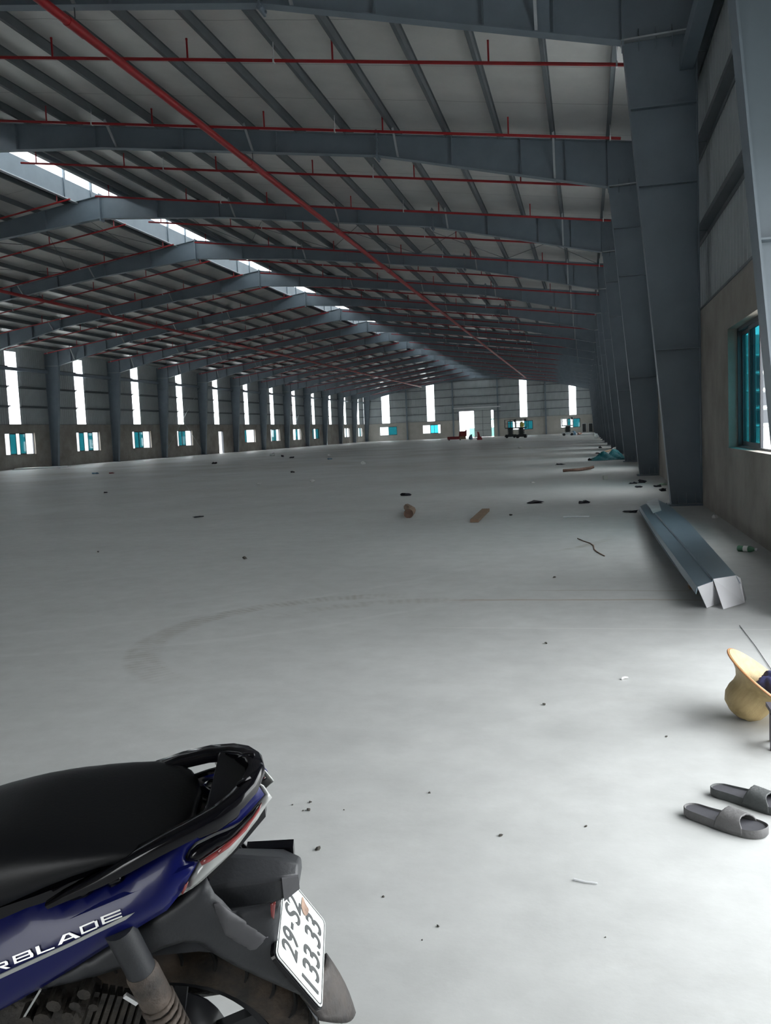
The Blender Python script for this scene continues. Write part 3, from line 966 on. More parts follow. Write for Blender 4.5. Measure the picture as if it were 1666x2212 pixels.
sh = MB().box(-1.6, 1.6, -0.9, 0.9, 0, 0.05).box(-1.5, 1.4, -0.8, 0.9, 0.05, 0.1).build('sheet_pile', M['white_metal'], loc=(p.x, p.y, 0), rot=(0, 0, 0.2))
tag(sh, 'low pile of white sheets at the foot of the left wall', 'sheet pile')

# ================================================================== LITTER ON THE FLOOR
LIT = [('rag', 876, 1071, 27, 7, 'black rag behind the short log'), ('rag', 1156, 1087, 29, 6, 'flat black rag in mid floor, left of two alike'),
       ('rag', 1264, 1087, 21, 7, 'black rag between the white stick and the right columns'), ('rag', 1366, 1107, 29, 5, 'black strap at the far end of the folded sheet'),
       ('rag', 1370, 1045, 15, 4, 'small black rag near the second right column, left of a pair'), ('rag', 1388, 1043, 14, 7, 'black rag lump at the foot of the second right column'),
       ('rag', 1380, 1053, 14, 4, 'thin dark rag strip between window light patches'), ('rag', 1432, 1061, 18, 7, 'dark rag beside the nearest whole column foot'),
       ('rag', 1423, 1052, 16, 6, 'dark scrap behind the nearest whole column'), ('rag', 1210, 1004, 18, 3, 'dark flat scrap behind the bent wooden pole'),
       ('rag', 1276, 995, 10, 5, 'dark scrap left of the teal tarpaulin'), ('rag', 1291, 980, 10, 3, 'dark scrap behind the teal tarpaulin'),
       ('rag', 631, 1021, 8, 4, 'tiny dark scrap left of the white paper'), ('rag', 464, 1002, 12, 4, 'dark scrap on the floor below the left doorway'),
       ('rag', 631, 989.5, 12, 3, 'dark scrap on the far left floor'), ('rag', 610, 987, 6, 4, 'bent dark scrap on the far left floor'),
       ('rag', 430, 1117, 22, 3, 'flat dark stain-like scrap on the left floor'), ('rag', 228, 1065, 9, 3, 'small dark scrap on the left floor, nearest the left picture edge'),
       ('rag', 1297, 968, 6, 4, 'tiny dark scrap in a far light patch')]
for i, (nm, x, y, w, h, lb) in enumerate(LIT):
    lump_px(nm, x, y, w, h, M['rag'], lb, 'rag', 'dark rags and scraps on the floor', seed=20 + i, depth=0.8, rough=0.55, rz=i * 0.7)
for i, (x, y, w, h, lb) in enumerate(((675, 1041, 13, 6, 'crumpled white paper on the left half of the floor'), (1151, 1043.5, 8, 4, 'crumpled white paper left of the small block'),
                                      (589, 984, 12, 7, 'clear plastic bag on the far left floor'), (785, 1003, 12, 7, 'clear plastic bag on the middle floor'),
                                      (1328, 973, 9, 8, 'white lump beside the third right column'), (1123, 968, 8, 3, 'white scrap in the middle distance'),
                                      (711, 984, 7, 3, 'pale scrap on the far floor'), (559, 1046, 12, 3, 'flat pale plastic scrap left of the crumpled paper'))):
    lump_px('paper_scrap', x, y, w, h, M['white_bag'], lb, 'paper', 'pale scraps on the floor', seed=50 + i, depth=0.8)
lump_px('cloth_scrap', 206, 1024, 15, 4, M['blue_cloth'], 'flat blue scrap on the far left floor', 'scrap', seed=61)
lump_px('cloth_scrap', 240, 1023, 10, 3, M['machine_red'], 'flat reddish scrap right of the blue one', 'scrap', seed=62)
lump_px('cloth_scrap', 712, 992.5, 10, 3, M['blue_cloth'], 'flat bluish scrap on the middle far floor', 'scrap', seed=63)
# teal tarpaulin
p = on_floor(1317, 993)
def tarp(loc):
    n = 22
    rnd = random.Random(5)
    vs, fs = [], []
    for j in range(n + 1):
        for i in range(n + 1):
            u, v = i / n * 2 - 1, j / n * 2 - 1
            e = max(0.0, 1 - max(abs(u), abs(v)) ** 3)
            h = 0.16 * (math.exp(-((u - 0.35) ** 2 * 6 + (v - 0.5) ** 2 * 4)) * 2.0 + math.exp(-((u + 0.3) ** 2 * 5 + (v) ** 2 * 5)) * 1.3)
            h += 0.07 * abs(math.sin(u * 5 + v * 3)) + 0.05 * abs(math.sin(v * 7 - u * 4 + 1))
            h -= 0.16 * math.exp(-((u + 0.05) ** 2 * 30 + (v - 0.3) ** 2 * 10))
            vs.append((u * 0.68 + rnd.uniform(-0.02, 0.02), v * 0.95 + 0.1 * math.sin(u * 4), max(0.004, h * e + 0.01)))
    for j in range(n):
        for i in range(n):
            a = j * (n + 1) + i
            fs.append((a, a + 1, a + n + 2, a + n + 1))
    q = MB().add(vs, fs)
    o = q.build('tarpaulin', M['tarp'], loc=loc)
    so = o.modifiers.new('thickness', 'SOLIDIFY')
    so.thickness = 0.004
    return o
tag(tarp((p.x - 0.02, p.y + 0.3, 0.004)), 'crumpled teal tarpaulin at the foot of the third right column', 'tarpaulin')
# wood pieces
def pole(name, pts, r, mt, label, cat):
    o = MB().tube(pts, r, 9).build(name, mt, smooth=True)
    return tag(o, label, cat)
a, b = on_floor(883, 1119), on_floor(878, 1106)
pole('log', [(a.x, a.y, 0.07), (a.x - 0.05, (a.y + b.y) / 2, 0.075), (b.x, b.y + 0.1, 0.07)], [0.075, 0.07, 0.065], M['wood'], 'short thick log standing out on the middle floor', 'log')
c_ = MB().lathe([(0.0, 0.0), (0.076, 0.0), (0.076, 0.012), (0.0, 0.012)], 14, 'y').build('cut_end', M['bark'], bpy.data.objects['log'], loc=(a.x, a.y - 0.006, 0.07))
a, b = on_floor(1025, 1129), on_floor(1050, 1105)
t_ = (b - a).normalized(); n_ = Vector((-t_.y, t_.x, 0)) * 0.06
bd = MB().add([(a - n_) + Vector((0, 0, 0.004)), (a + n_) + Vector((0, 0, 0.004)), b + n_ + Vector((0, 0, 0.004)), b - n_ + Vector((0, 0, 0.004)),
               a - n_ + Vector((0, 0, 0.05)), a + n_ + Vector((0, 0, 0.05)), b + n_ + Vector((0, 0, 0.05)), b - n_ + Vector((0, 0, 0.05))],
              [(0, 1, 2, 3), (4, 7, 6, 5), (0, 4, 5, 1), (1, 5, 6, 2), (2, 6, 7, 3), (3, 7, 4, 0)]).build('board', M['wood'])
tag(bd, 'flat weathered board right of the short log', 'board')
a, b = on_floor(1217, 1020.5), on_floor(1283, 1015)
mid = (a + b) / 2
pole('bent_pole', [(a.x, a.y, 0.05), (a.x + 0.15, a.y + 0.05, 0.055), (mid.x, mid.y - 0.12, 0.05), (b.x - 0.12, b.y - 0.05, 0.06), (b.x, b.y, 0.09)], [0.045, 0.04, 0.045, 0.045, 0.04], M['bark'], 'bent reddish wooden pole crossing a window light patch', 'pole')
a, b = on_floor(1217, 1118.5), on_floor(1274, 1117.5)
pole('white_stick', [(a.x, a.y, 0.012), (b.x, b.y, 0.012)], 0.011, M['white_metal'], 'straight thin white stick left of the folded sheet', 'stick')
a, b = on_floor(1300, 979), on_floor(1320, 974)
pole('plank', [(a.x, a.y, 0.03), (b.x, b.y, 0.03)], 0.05, mat('tan_plank', (0.5, 0.36, 0.24), 0.8, var=0.2), 'tan plank lying behind the teal tarpaulin', 'plank')
p = on_floor(1308, 1036)
tag(MB().box(-0.05, 0.05, -0.05, 0.05, 0.0, 0.095).box(-0.045, 0.045, -0.055, -0.05, 0.01, 0.085).build('cement_block', M['plaster_end'], loc=(p.x, p.y, 0), rot=(0, 0, 0.2)), 'small grey cement block in the shade between light patches', 'block')
# loose twisted wire on the bright teal patch
pts = [on_floor(*q) for q in ((1248, 1164), (1262, 1170), (1275, 1174), (1283, 1180), (1284, 1188), (1290, 1193), (1300, 1199), (1306, 1202))]
tag(MB().tube([(q.x, q.y, 0.006) for q in pts], 0.006, 5).build('twine', M['wood']), 'thin wavy twine on the teal-lit floor', 'twine')
# twig and curled chip near the camera
a, b = on_floor(1240, 1902), on_floor(1291, 1911)
m_ = (a + b) / 2 + Vector((0, -0.004, 0))
tag(MB().tube([(a.x, a.y, 0.004), (m_.x, m_.y, 0.004), (b.x, b.y, 0.004)], [0.0035, 0.003, 0.0028], 7).build('wire_piece', M['white_metal'], smooth=True), 'short bent white wire piece on the near floor', 'wire')
p = on_floor(1350, 1468)
tag(MB().tube([(-0.016, -0.012, 0.006), (-0.012, 0.004, 0.007), (0.0, 0.012, 0.008), (0.018, 0.014, 0.007)], [0.004, 0.006, 0.006, 0.004], 7).build('paper_curl', M['white_bag'], loc=(p.x, p.y, 0)), 'curled white chip on the floor left of the straw hat', 'chip')
M['grit'] = mat('grit', (0.07, 0.065, 0.055), 0.9, var=0.3, scale=30)
for i, (x, y, w) in enumerate(((1180, 1389, 8), (1176, 1521, 9), (671, 1732, 7), (667, 1749, 9), (687, 1834, 12), (928, 1711, 6), (1082, 1804, 8), (1266, 1784, 6), (1440, 1590, 5), (828, 1936, 6),
                               (947, 2000, 8), (912, 2029, 4), (1198, 1246, 6), (212, 1191, 6), (528, 1206, 12), (1104, 1112, 8), (743, 1748, 4), (632, 1737, 4), (1308, 2023, 4), (655, 1750, 4))):
    lump_px('grit', x, y + 2, w, w * 0.7, M['grit'], 'tiny dark speck of grit lying on the pale floor', 'grit', 'specks of grit on the near floor', seed=90 + i, sub=1)
# bottle by the wall
a, b = on_floor(1594, 1191), on_floor(1637, 1194)
d = (b - a)
L_ = d.length
r = empty('bottle', (a.x, a.y, 0.032), math.atan2(d.y, d.x))
tag(r, 'green plastic bottle lying by the right wall', 'bottle')
M['bottle'] = mat('green_plastic', (0.10, 0.25, 0.15), 0.25, var=0.2, scale=20)
MB().lathe([(0.0, 0), (0.026, 0.003), (0.03, 0.012), (0.029, 0.05), (0.031, 0.06), (0.031, L_ * 0.62), (0.026, L_ * 0.72), (0.013, L_ * 0.86), (0.012, L_ * 0.9), (0.0, L_ * 0.9)], 16, 'x').build('body', M['bottle'], r, smooth=True)
MB().lathe([(0.0, L_ * 0.88), (0.015, L_ * 0.88), (0.015, L_), (0.0, L_)], 12, 'x').build('cap', M['white_metal'], r)
MB().lathe([(0.0315, 0.065), (0.0315, L_ * 0.55)], 16, 'x').build('label', M['white_bag'], r)
lump_px('plastic_scrap', 1432, 1048, 14, 5, mat('pale_green_film', (0.4, 0.55, 0.42), 0.4), 'crumpled pale green film in the corner behind the nearest column', 'scrap', seed=70)
lump_px('paper_scrap', 1545, 1120, 10, 10, M['white_bag'], 'dirty white bag at the wall foot near the nearest column', 'paper', seed=71)

# folded sheet-metal trim lying along the wall
M['trim'] = mat('blue_grey_sheet_metal', (0.16, 0.225, 0.27), 0.3, metal=0.25, var=0.06, scale=2)
M['trim_white'] = mat('white_sheet_metal', (0.72, 0.72, 0.74), 0.4)
r = empty('folded_sheet', (0.9, 6.6, 0))
tag(r, 'long folded blue-grey sheet metal trim with white end flaps by the right wall', 'sheet metal')
def P_(px, py, z): return on_floor(px, py, z) - Vector((0.9, 6.6, 0))
rows = []   # left edge, step foot, step top, right edge along the length
for (l_, s_, e_, z) in (((1507, 1268), (1540, 1256), (1590, 1243), 0.20), ((1460, 1205), (1489, 1194), (1534, 1180), 0.19), ((1420, 1150), (1442, 1141), (1487, 1127), 0.17),
                        ((1396, 1114), (1411, 1105), (1446, 1092), 0.145), ((1383, 1094), (1397, 1088), (1421, 1079), 0.13)):
    rows.append([P_(*l_, z), P_(*s_, z), P_(*s_, z) + Vector((0.004, 0, 0.018)), P_(*e_, z + 0.018), P_(*e_, z + 0.018) + Vector((0.03, 0.0, -0.06))])
def sheet(rows, name, mt, parent, th=0.004):
    n = len(rows[0])
    q = MB().add([v for rw in rows for v in rw], [(i * n + j, i * n + j + 1, (i + 1) * n + j + 1, (i + 1) * n + j) for i in range(len(rows) - 1) for j in range(n - 1)])
    o = q.build(name, mt, parent)
    so = o.modifiers.new('thickness', 'SOLIDIFY')
    so.thickness = th
    so.offset = 0
    return o
sheet(rows, 'top_sheet', M['trim'], r)
dn = Vector((0, 0, -1))
lf = [[rw[0], Vector((rw[0].x - 0.01, rw[0].y, max(0.06, rw[0].z - 0.05)))] for rw in rows]
sheet(lf, 'edge_fold', M['trim'], r)
A, Bq, Cq = rows[0][0], rows[0][1], rows[0][3]
fl1 = [[A, P_(1527, 1313, 0.004)], [Bq, P_(1557, 1302, 0.004)]]
sheet([[fl1[0][0], fl1[1][0]], [fl1[0][1], fl1[1][1]]], 'end_flap', M['trim_white'], r)
sheet([[Bq + Vector((0.004, 0, 0.018)), Cq], [P_(1563, 1316, 0.004), P_(1609, 1302, 0.004)]], 'end_flap', M['trim_white'], r)
sheet([[Cq, Cq + Vector((0.03, 0, -0.02))], [P_(1609, 1302, 0.004), P_(1612, 1293, 0.004)]], 'side_flap', M['trim_white'], r)
far_l, far_r = rows[-1][1], rows[-1][3]
sheet([[rows[-1][2] + Vector((0, 0, 0.02)), far_r + Vector((0, 0, 0.02))], [P_(1411, 1109, 0.165), P_(1429, 1103, 0.175)]], 'far_flap', M['machine_grey'], r)
lower = [[rw[0] + Vector((-0.02, 0, -0.05)), rw[3] + Vector((0, 0, -0.09))] for rw in rows[1:]]
lower.insert(0, [P_(1500, 1276, 0.06), P_(1560, 1262, 0.05)])
sheet(lower, 'lower_sheet', M['trim'], r)
for f in (0.15, 0.85):
    i0 = rows[0][0].lerp(rows[-1][0], f); i1 = rows[0][3].lerp(rows[-1][3], f)
    MB().box(min(i0.x, i1.x) + 0.05, max(i0.x, i1.x) - 0.02, i0.y - 0.05, i0.y + 0.05, 0.0, 0.06).build('batten', M['wood'], r)

# dark cord on the floor at the right
a, b = on_floor(1598, 1352), on_floor(1672, 1456)
tag(MB().tube([(a.x, a.y, 0.004), ((a.x + b.x) / 2 + 0.006, (a.y + b.y) / 2, 0.004), (b.x, b.y, 0.004)], 0.0018, 6).build('cord', M['rag']), 'thin dark cord running towards the straw hat', 'cord')
# ---- straw hat lying on its crown
def hat():
    c = on_floor(1620, 1551)
    t = math.radians(38)
    root = empty('straw_hat', (c.x, c.y, 0.0))
    tag(root, 'pale straw sun hat lying upside down at the right picture edge', 'hat')
    M['straw'] = mat('pale_straw', (0.46, 0.35, 0.17), 0.5, col2=(0.33, 0.24, 0.11), scale=5, bump=0.2, bscale=60, stretch=(6, 6, 1))
    M['hat_edge'] = mat('orange_brim_binding', (0.36, 0.16, 0.06), 0.5)
    prof = [(0.0, 0.0), (0.04, 0.004), (0.075, 0.022), (0.097, 0.055), (0.103, 0.09), (0.101, 0.115), (0.106, 0.14), (0.128, 0.165), (0.165, 0.19), (0.2, 0.205)]
    inner = [(r_ - 0.006, s + 0.006) for r_, s in reversed(prof[1:])] + [(0.0, 0.006)]
    q = MB().lathe(prof + inner, 44, 'z')
    zo = 0.1 - (0.1 * math.cos(t))
    off = (-0.1 * math.sin(t), 0, zo)
    body = q.build('crown_and_brim', M['straw'], root, smooth=True, loc=off, rot=(0.10, t, 0))
    pts = [(0.2 * math.cos(a), 0.2 * math.sin(a), 0.205) for a in [2 * math.pi * i / 44 for i in range(45)]]
    MB().tube(pts, 0.004, 6, cap=False).build('brim_binding', M['hat_edge'], root, loc=off, rot=(0.10, t, 0))
    return root, off, t
HAT, HOFF, HT = hat()
M['denim'] = mat('blue_patterned_cloth', (0.025, 0.03, 0.10), 0.8, var=0.5, scale=25)
hc = lump('folded_cloth', (HAT.location.x + 0.115, HAT.location.y + 0.0, 0.10), (0.15, 0.15, 0.13), M['denim'], 'dark blue patterned cloth stuffed into the straw hat', 'cloth', seed=77, rough=0.16, sub=4)
for pl in hc.data.polygons: pl.use_smooth = True
# ---- low stool whose leg shows at the picture edge
p = on_floor(1664.5, 1621)
st = empty('low_stool', (p.x, p.y, 0))
tag(st, 'low dark stool of which only one leg shows below the straw hat', 'stool')
M['stool'] = mat('dark_stool_plastic', (0.07, 0.065, 0.085), 0.5)
for (x, y) in ((0.012, 0.0), (0.26, -0.05), (0.03, 0.11), (0.28, 0.08)):
    MB().prism([(-0.011, -0.011), (0.011, -0.011), (0.011, 0.011), (-0.011, 0.011)], 0, 0.15, 'z').build('leg', M['stool'], st, loc=(x, y, 0))
MB().box(0.005, 0.30, -0.06, 0.12, 0.148, 0.165).build('seat', M['stool'], st)

# ---- slide sandals
M['slide'] = mat('grey_rubber', (0.10, 0.098, 0.098), 0.6, var=0.2, scale=14, bump=0.15, bscale=80)
M['slide_dark'] = mat('dark_grey_rubber', (0.055, 0.060, 0.060), 0.6, var=0.2, scale=14, bump=0.15, bscale=80)
M['footbed'] = mat('footbed_rubber', (0.06, 0.06, 0.07), 0.7, var=0.2, scale=10)
def slide(heel, toe, mt, flip, label):
    d = toe - heel
    ln = 0.285
    root = empty('slide_sandal', (heel.x, heel.y, 0), math.atan2(d.y, d.x))
    tag(root, label, 'sandal', 'pair of grey slide sandals')
    def half(u):     # outline half widths (left, right) along 0..1
        w = 0.036 + 0.016 * math.sin(min(1, u / 0.72) * math.pi / 2) ** 3
        if u < 0.14: w *= math.sqrt(max(0.0, 1 - ((0.14 - u) / 0.14) ** 2)) * 0.999 + 0.001
        if u > 0.80: w *= math.sqrt(max(0.0, 1 - ((u - 0.80) / 0.20) ** 2)) * 0.999 + 0.001
        sh = 0.006 * math.sin(u * math.pi * 1.2 + 0.4) * flip
        return w - sh, w + sh
    N_ = 34
    us = [0.5 - 0.5 * math.cos(math.pi * i / N_) for i in range(N_ + 1)]
    def ring(z, k):
        L_, R_ = [], []
        for u in us:
            a, b = half(u)
            x = u * ln
            zz = z(u) if callable(z) else z
            L_.append(((x - ln / 2) * k + ln / 2, a * k, zz))
            R_.append(((x - ln / 2) * k + ln / 2, -b * k, zz))
        return L_ + R_[::-1][1:-1]
    top = lambda u: 0.027 + 0.004 * (1 - u) + 0.006 * max(0, (u - 0.85) / 0.15) ** 2
    bed = lambda u: 0.024 + 0.004 * (1 - u) - 0.003 * math.sin(u * math.pi)
    rings = [ring(0.002, 0.97), ring(0.008, 1.0), ring(top, 1.0), ring(lambda u: top(u) + 0.002, 0.985), ring(lambda u: top(u), 0.965), ring(bed, 0.945)]
    n = len(rings[0])
    vs = [v for rg in rings for v in rg]
    fs = [(i * n + j, i * n + (j + 1) % n, (i + 1) * n + (j + 1) % n, (i + 1) * n + j) for i in range(len(rings) - 1) for j in range(n)]
    fs.append(tuple(range(n)))
    MB().add(vs, fs).build('sole', mt, root, smooth=50)
    b = len(rings) - 1
    fv = [v for v in rings[b]]
    q = MB().add([(v[0], v[1], v[2] + 0.0005) for v in fv], [(j, j + 1, n - 2 - j, n - 1 - j) for j in range(n // 2 - 1)])
    q.build('footbed', M['footbed'], root)
    # strap: arched band over the forefoot, ribbed
    NU, NV = 30, 22
    vs, fs = [], []
    for i in range(NV + 1):
        v = i / NV
        for j in range(NU + 1):
            a = math.pi * j / NU
            u0 = 0.46 + 0.06 * math.sin(a)
            u1 = 0.80 - 0.075 * math.sin(a) ** 2
            u = u0 + (u1 - u0) * v
            la, lb_ = half(u)
            w = (la if math.cos(a) > 0 else lb_) + 0.003
            hgt = 0.054 - 0.010 * v
            rib = 0.0012 * math.sin(v * 26 + j * 2.1) * math.sin(a)
            y = math.copysign(abs(math.cos(a)) ** 0.75, math.cos(a)) * w
            z = 0.010 + (hgt + rib) * math.sin(a) ** 0.72
            vs.append((u * ln, y, z))
    for i in range(NV):
        for j in range(NU):
            s = i * (NU + 1) + j
            fs.append((s, s + 1, s + NU + 2, s + NU + 1))
    o = MB().add(vs, fs).build('strap', mt, root, smooth=60)
    so = o.modifiers.new('thickness', 'SOLIDIFY')
    so.thickness = 0.006
    so.offset = -1
    return root
h1, t1 = on_floor(1481, 1756), on_floor(1640, 1806)
slide(h1, t1, M['slide'], 1, 'grey rubber slide sandal, the nearer whole one of the pair')
h2, t2 = on_floor(1536, 1714), on_floor(1700, 1757)
slide(h2, t2, M['slide_dark'], -1, 'dark grey rubber slide sandal cut by the right picture edge')
# ================================================================== MOTORBIKE (leaning on its side stand, seen from its left rear)
BO = Vector((-0.7682, 1.4680, 0.0))
BTH, BLE = 3.3874, 0.2571
bfw = Vector((math.cos(BTH), math.sin(BTH), 0))
_lf = Vector((-math.sin(BTH), math.cos(BTH), 0))
bup = math.cos(BLE) * Vector((0, 0, 1)) + math.sin(BLE) * _lf
blf = math.cos(BLE) * _lf - math.sin(BLE) * Vector((0, 0, 1))
bike = empty('motorbike')
mw = Matrix((bfw, blf, bup)).transposed().to_4x4()
mw.translation = BO + Vector((0, 0, 0.002))
bike.matrix_world = mw
tag(bike, 'dark blue scooter motorbike with black seat and white number plate, parked at left', 'motorbike')
def bl(px, py, lat):
    """pixel -> bike-local (x, z) on the plane at the given lateral offset"""
    d = ray(px, py)
    o = EYE - BO
    t = (lat - o.dot(blf)) / d.dot(blf)
    P = o + d * t
    return P.dot(bfw), P.dot(bup)
def interp(tab, x):
    if x <= tab[0][0]: return tab[0][1]
    for (a, va), (b, vb) in zip(tab, tab[1:]):
        if x <= b: return va + (vb - va) * (x - a) / (b - a)
    return tab[-1][1]
WT = [(-0.25, 0.03), (-0.2, 0.045), (-0.18, 0.058), (-0.15, 0.082), (-0.1, 0.106), (-0.05, 0.119), (0.0, 0.128), (0.1, 0.142), (0.2, 0.152), (0.3, 0.16), (0.6, 0.165)]
def Wl(x, z):
    zt = 0.77 - 0.35 * (x + 0.05)          # the panel tucks in towards its upper edge
    s = max(0.0, min(1.3, (z - (zt - 0.06)) / 0.06))
    return interp(WT, x) * (1 - 0.25 * s)
def pt3(px, py, latf, off=0.0):
    lat = 0.1
    for _ in range(14):
        x, z = bl(px, py, lat)
        lat = 0.5 * lat + 0.5 * (latf(x, z) + off)
    return Vector((x, lat, z))
M['blue'] = mat('dark_blue_gloss_paint', (0.005, 0.008, 0.085), 0.28, coat=0.15, spec=0.22)
M['gloss_black'] = mat('gloss_black_plastic', (0.004, 0.004, 0.006), 0.14, spec=0.35)
M['seat'] = mat('black_vinyl_seat', (0.005, 0.0055, 0.007), 0.42, bump=0.03, bscale=220, spec=0.3)
M['grey_pl'] = mat('dark_grey_plastic', (0.024, 0.026, 0.030), 0.5, var=0.12, scale=12, bump=0.06, bscale=160)
M['facet'] = mat('sheen_grey_plastic', (0.075, 0.075, 0.082), 0.55, var=0.1, scale=14)  # lighter copy of the grey plastic, sheen of the facets put into its colour
M['lens'] = mat('pale_smoked_lens', (0.36, 0.37, 0.36), 0.16, coat=0.6)
M['red_lens'] = mat('red_lens', (0.26, 0.045, 0.045), 0.18, coat=0.6)
M['plate'] = mat('white_number_plate', (0.74, 0.79, 0.77), 0.42, var=0.03, scale=20)
M['plate_ink'] = mat('black_plate_ink', (0.02, 0.024, 0.026), 0.5)
M['tyre'] = mat('muddy_tyre_rubber', (0.075, 0.054, 0.038), 0.85, col2=(0.016, 0.015, 0.014), scale=18, bump=0.3, bscale=60)
M['tyre_black'] = mat('tyre_groove_black', (0.008, 0.008, 0.008), 0.9)
M['rim'] = mat('black_alloy_rim', (0.016, 0.017, 0.02), 0.32, metal=0.3)
M['mud'] = mat('muddy_metal', (0.13, 0.10, 0.08), 0.7, col2=(0.03, 0.028, 0.026), scale=14, bump=0.4, bscale=50)
M['engine'] = mat('grimy_engine_metal', (0.045, 0.038, 0.03), 0.6, col2=(0.008, 0.008, 0.008), scale=22, bump=0.4, bscale=60, metal=0.2)
M['chrome'] = mat('chrome_lettering', (0.42, 0.42, 0.42), 0.3, metal=0.6)
M['silver'] = mat('silver_stripe', (0.40, 0.41, 0.40), 0.4)

def panel(name, outline, latf, mt, bulge=0.006, edge=0.018, step=0.010, th=0.003, off=0.0, parent=bike, mirror=True, local=None):
    """curved body panel from a traced outline; edges roll inwards; mirrored on the other side"""
    pts = [pt3(px, py, latf, off) for px, py in outline] if outline else []
    poly = [(p.x, p.z) for p in pts] if outline else list(local)
    n = len(poly)
    # densify outline
    dense = []
    for i in range(n):
        a, b = poly[i], poly[(i + 1) % n]
        m_ = max(1, int(math.hypot(b[0] - a[0], b[1] - a[1]) / step))
        dense += [(a[0] + (b[0] - a[0]) * k / m_, a[1] + (b[1] - a[1]) * k / m_) for k in range(m_)]
    def dist(x, z):
        best = 9
        for i in range(n):
            ax, az = poly[i]; bx, bz = poly[(i + 1) % n]
            dx, dz = bx - ax, bz - az
            l2 = dx * dx + dz * dz or 1e-12
            t = max(0, min(1, ((x - ax) * dx + (z - az) * dz) / l2))
            best = min(best, math.hypot(x - ax - t * dx, z - az - t * dz))
        return best
    def inside(x, z):
        c = False
        for i in range(n):
            ax, az = poly[i]; bx, bz = poly[(i + 1) % n]
            if (az > z) != (bz > z) and x < (bx - ax) * (z - az) / (bz - az) + ax: c = not c
        return c
    xs = [p[0] for p in poly]; zs = [p[1] for p in poly]
    inner = []
    x = min(xs) + step * 0.37
    row = 0
    while x < max(xs):
        z = min(zs) + (step / 2 if row % 2 else 0) + step * 0.21
        while z < max(zs):
            if inside(x, z) and dist(x, z) > step * 0.45: inner.append((x, z))
            z += step
        x += step * 0.87
        row += 1
    nd = len(dense)
    v2 = [Vector(p) for p in dense + inner]
    res = delaunay_2d_cdt(v2, [(i, (i + 1) % nd) for i in range(nd)], [list(range(nd))], 1, 1e-6)
    V, F = res[0], res[2]
    vs = []
    for p in V:
        d = dist(p.x, p.y)
        q = min(1.0, d / edge)
        vs.append((p.x, latf(p.x, p.y) + off + bulge * (math.sin(q * math.pi / 2) - 0.3), p.y))
    out = []
    for s in ((1, -1) if mirror else (1,)):
        mb = MB().add([(v[0], v[1] * s, v[2]) for v in vs], F)
        o = mb.build(name, mt, parent, smooth=60)
        me = o.data
        # all normals outwards
        acc = sum(p.normal.y * p.area for p in me.polygons)
        if acc * s < 0: me.flip_normals()
        so = o.modifiers.new('thickness', 'SOLIDIFY')
        so.thickness = th
        so.offset = -1
        out.append(o)
    return out

def loft(name, secs, mt, parent=bike, closed=True, cap=True, smooth=50, sub=0, bevel=0.0):
    n = len(secs[0])
    vs = [v for s in secs for v in s]
    fs = []
    for i in range(len(secs) - 1):
        for j in range(n if closed else n - 1):
            fs.append((i * n + j, i * n + (j + 1) % n, (i + 1) * n + (j + 1) % n, (i + 1) * n + j))
    if cap:
        fs.append(tuple(range(n)))
        fs.append(tuple((len(secs) - 1) * n + j for j in range(n)))
    o = MB().add(vs, fs).build(name, mt, parent, smooth=smooth)
    if bevel:
        b = o.modifiers.new('bevel', 'BEVEL')
        b.width = bevel
        b.segments = 2
        b.limit_method = 'ANGLE'
    if sub:
        s = o.modifiers.new('smooth', 'SUBSURF')
        s.levels = s.render_levels = sub
    return o

# ---- seat
ZT = [(-0.088, 0.788), (-0.08, 0.794), (-0.06, 0.799), (-0.02, 0.802), (0.05, 0.806), (0.14, 0.808), (0.19, 0.804), (0.26, 0.788), (0.34, 0.768), (0.5, 0.760), (0.66, 0.750)]
ZB = [(-0.088, 0.775), (-0.05, 0.782), (0.0, 0.780), (0.05, 0.772), (0.1, 0.757), (0.17, 0.727), (0.2, 0.714), (0.3, 0.68), (0.66, 0.60)]
WS = [(-0.088, 0.045), (-0.08, 0.07), (-0.065, 0.093), (-0.04, 0.110), (0.0, 0.120), (0.1, 0.128), (0.25, 0.132), (0.4, 0.125), (0.55, 0.105), (0.66, 0.08)]
secs = []
xs = [-0.088, -0.085, -0.078, -0.066, -0.05, -0.03, 0.0, 0.04, 0.08, 0.12, 0.15, 0.18, 0.21, 0.25, 0.29, 0.34, 0.42, 0.5, 0.58, 0.66]
for x in xs:
    w, zt, zb = interp(WS, x), interp(ZT, x), interp(ZB, x)
    sec = []
    for k in range(21):
        a = math.pi * k / 20
        y = math.copysign(abs(math.cos(a)) ** 0.72, math.cos(a)) * w
        sec.append((x, y, zb + (zt - zb) * math.sin(a) ** 0.62))
    sec += [(x, -w * 0.8, zb - 0.012), (x, w * 0.8, zb - 0.012)]
    secs.append(sec)
loft('seat', secs, M['seat'], smooth=75)
# ---- black core under seat
secs = []
for x in (-0.20, -0.16, -0.1, -0.05, 0.05, 0.15, 0.3, 0.45, 0.62):
    w = Wl(x, 0) - 0.036
    zt = interp([(-0.2, 0.79), (-0.1, 0.765), (0.0, 0.76), (0.2, 0.70), (0.62, 0.6)], x)
    zb = interp([(-0.2, 0.76), (-0.1, 0.68), (0.0, 0.62), (0.2, 0.50), (0.62, 0.42)], x)
    secs.append([(x, w, zb), (x, w, zt), (x, w * 0.6, zt + 0.01), (x, -w * 0.6, zt + 0.01), (x, -w, zt), (x, -w, zb)])
loft('inner_body', secs, M['gloss_black'], smooth=30)
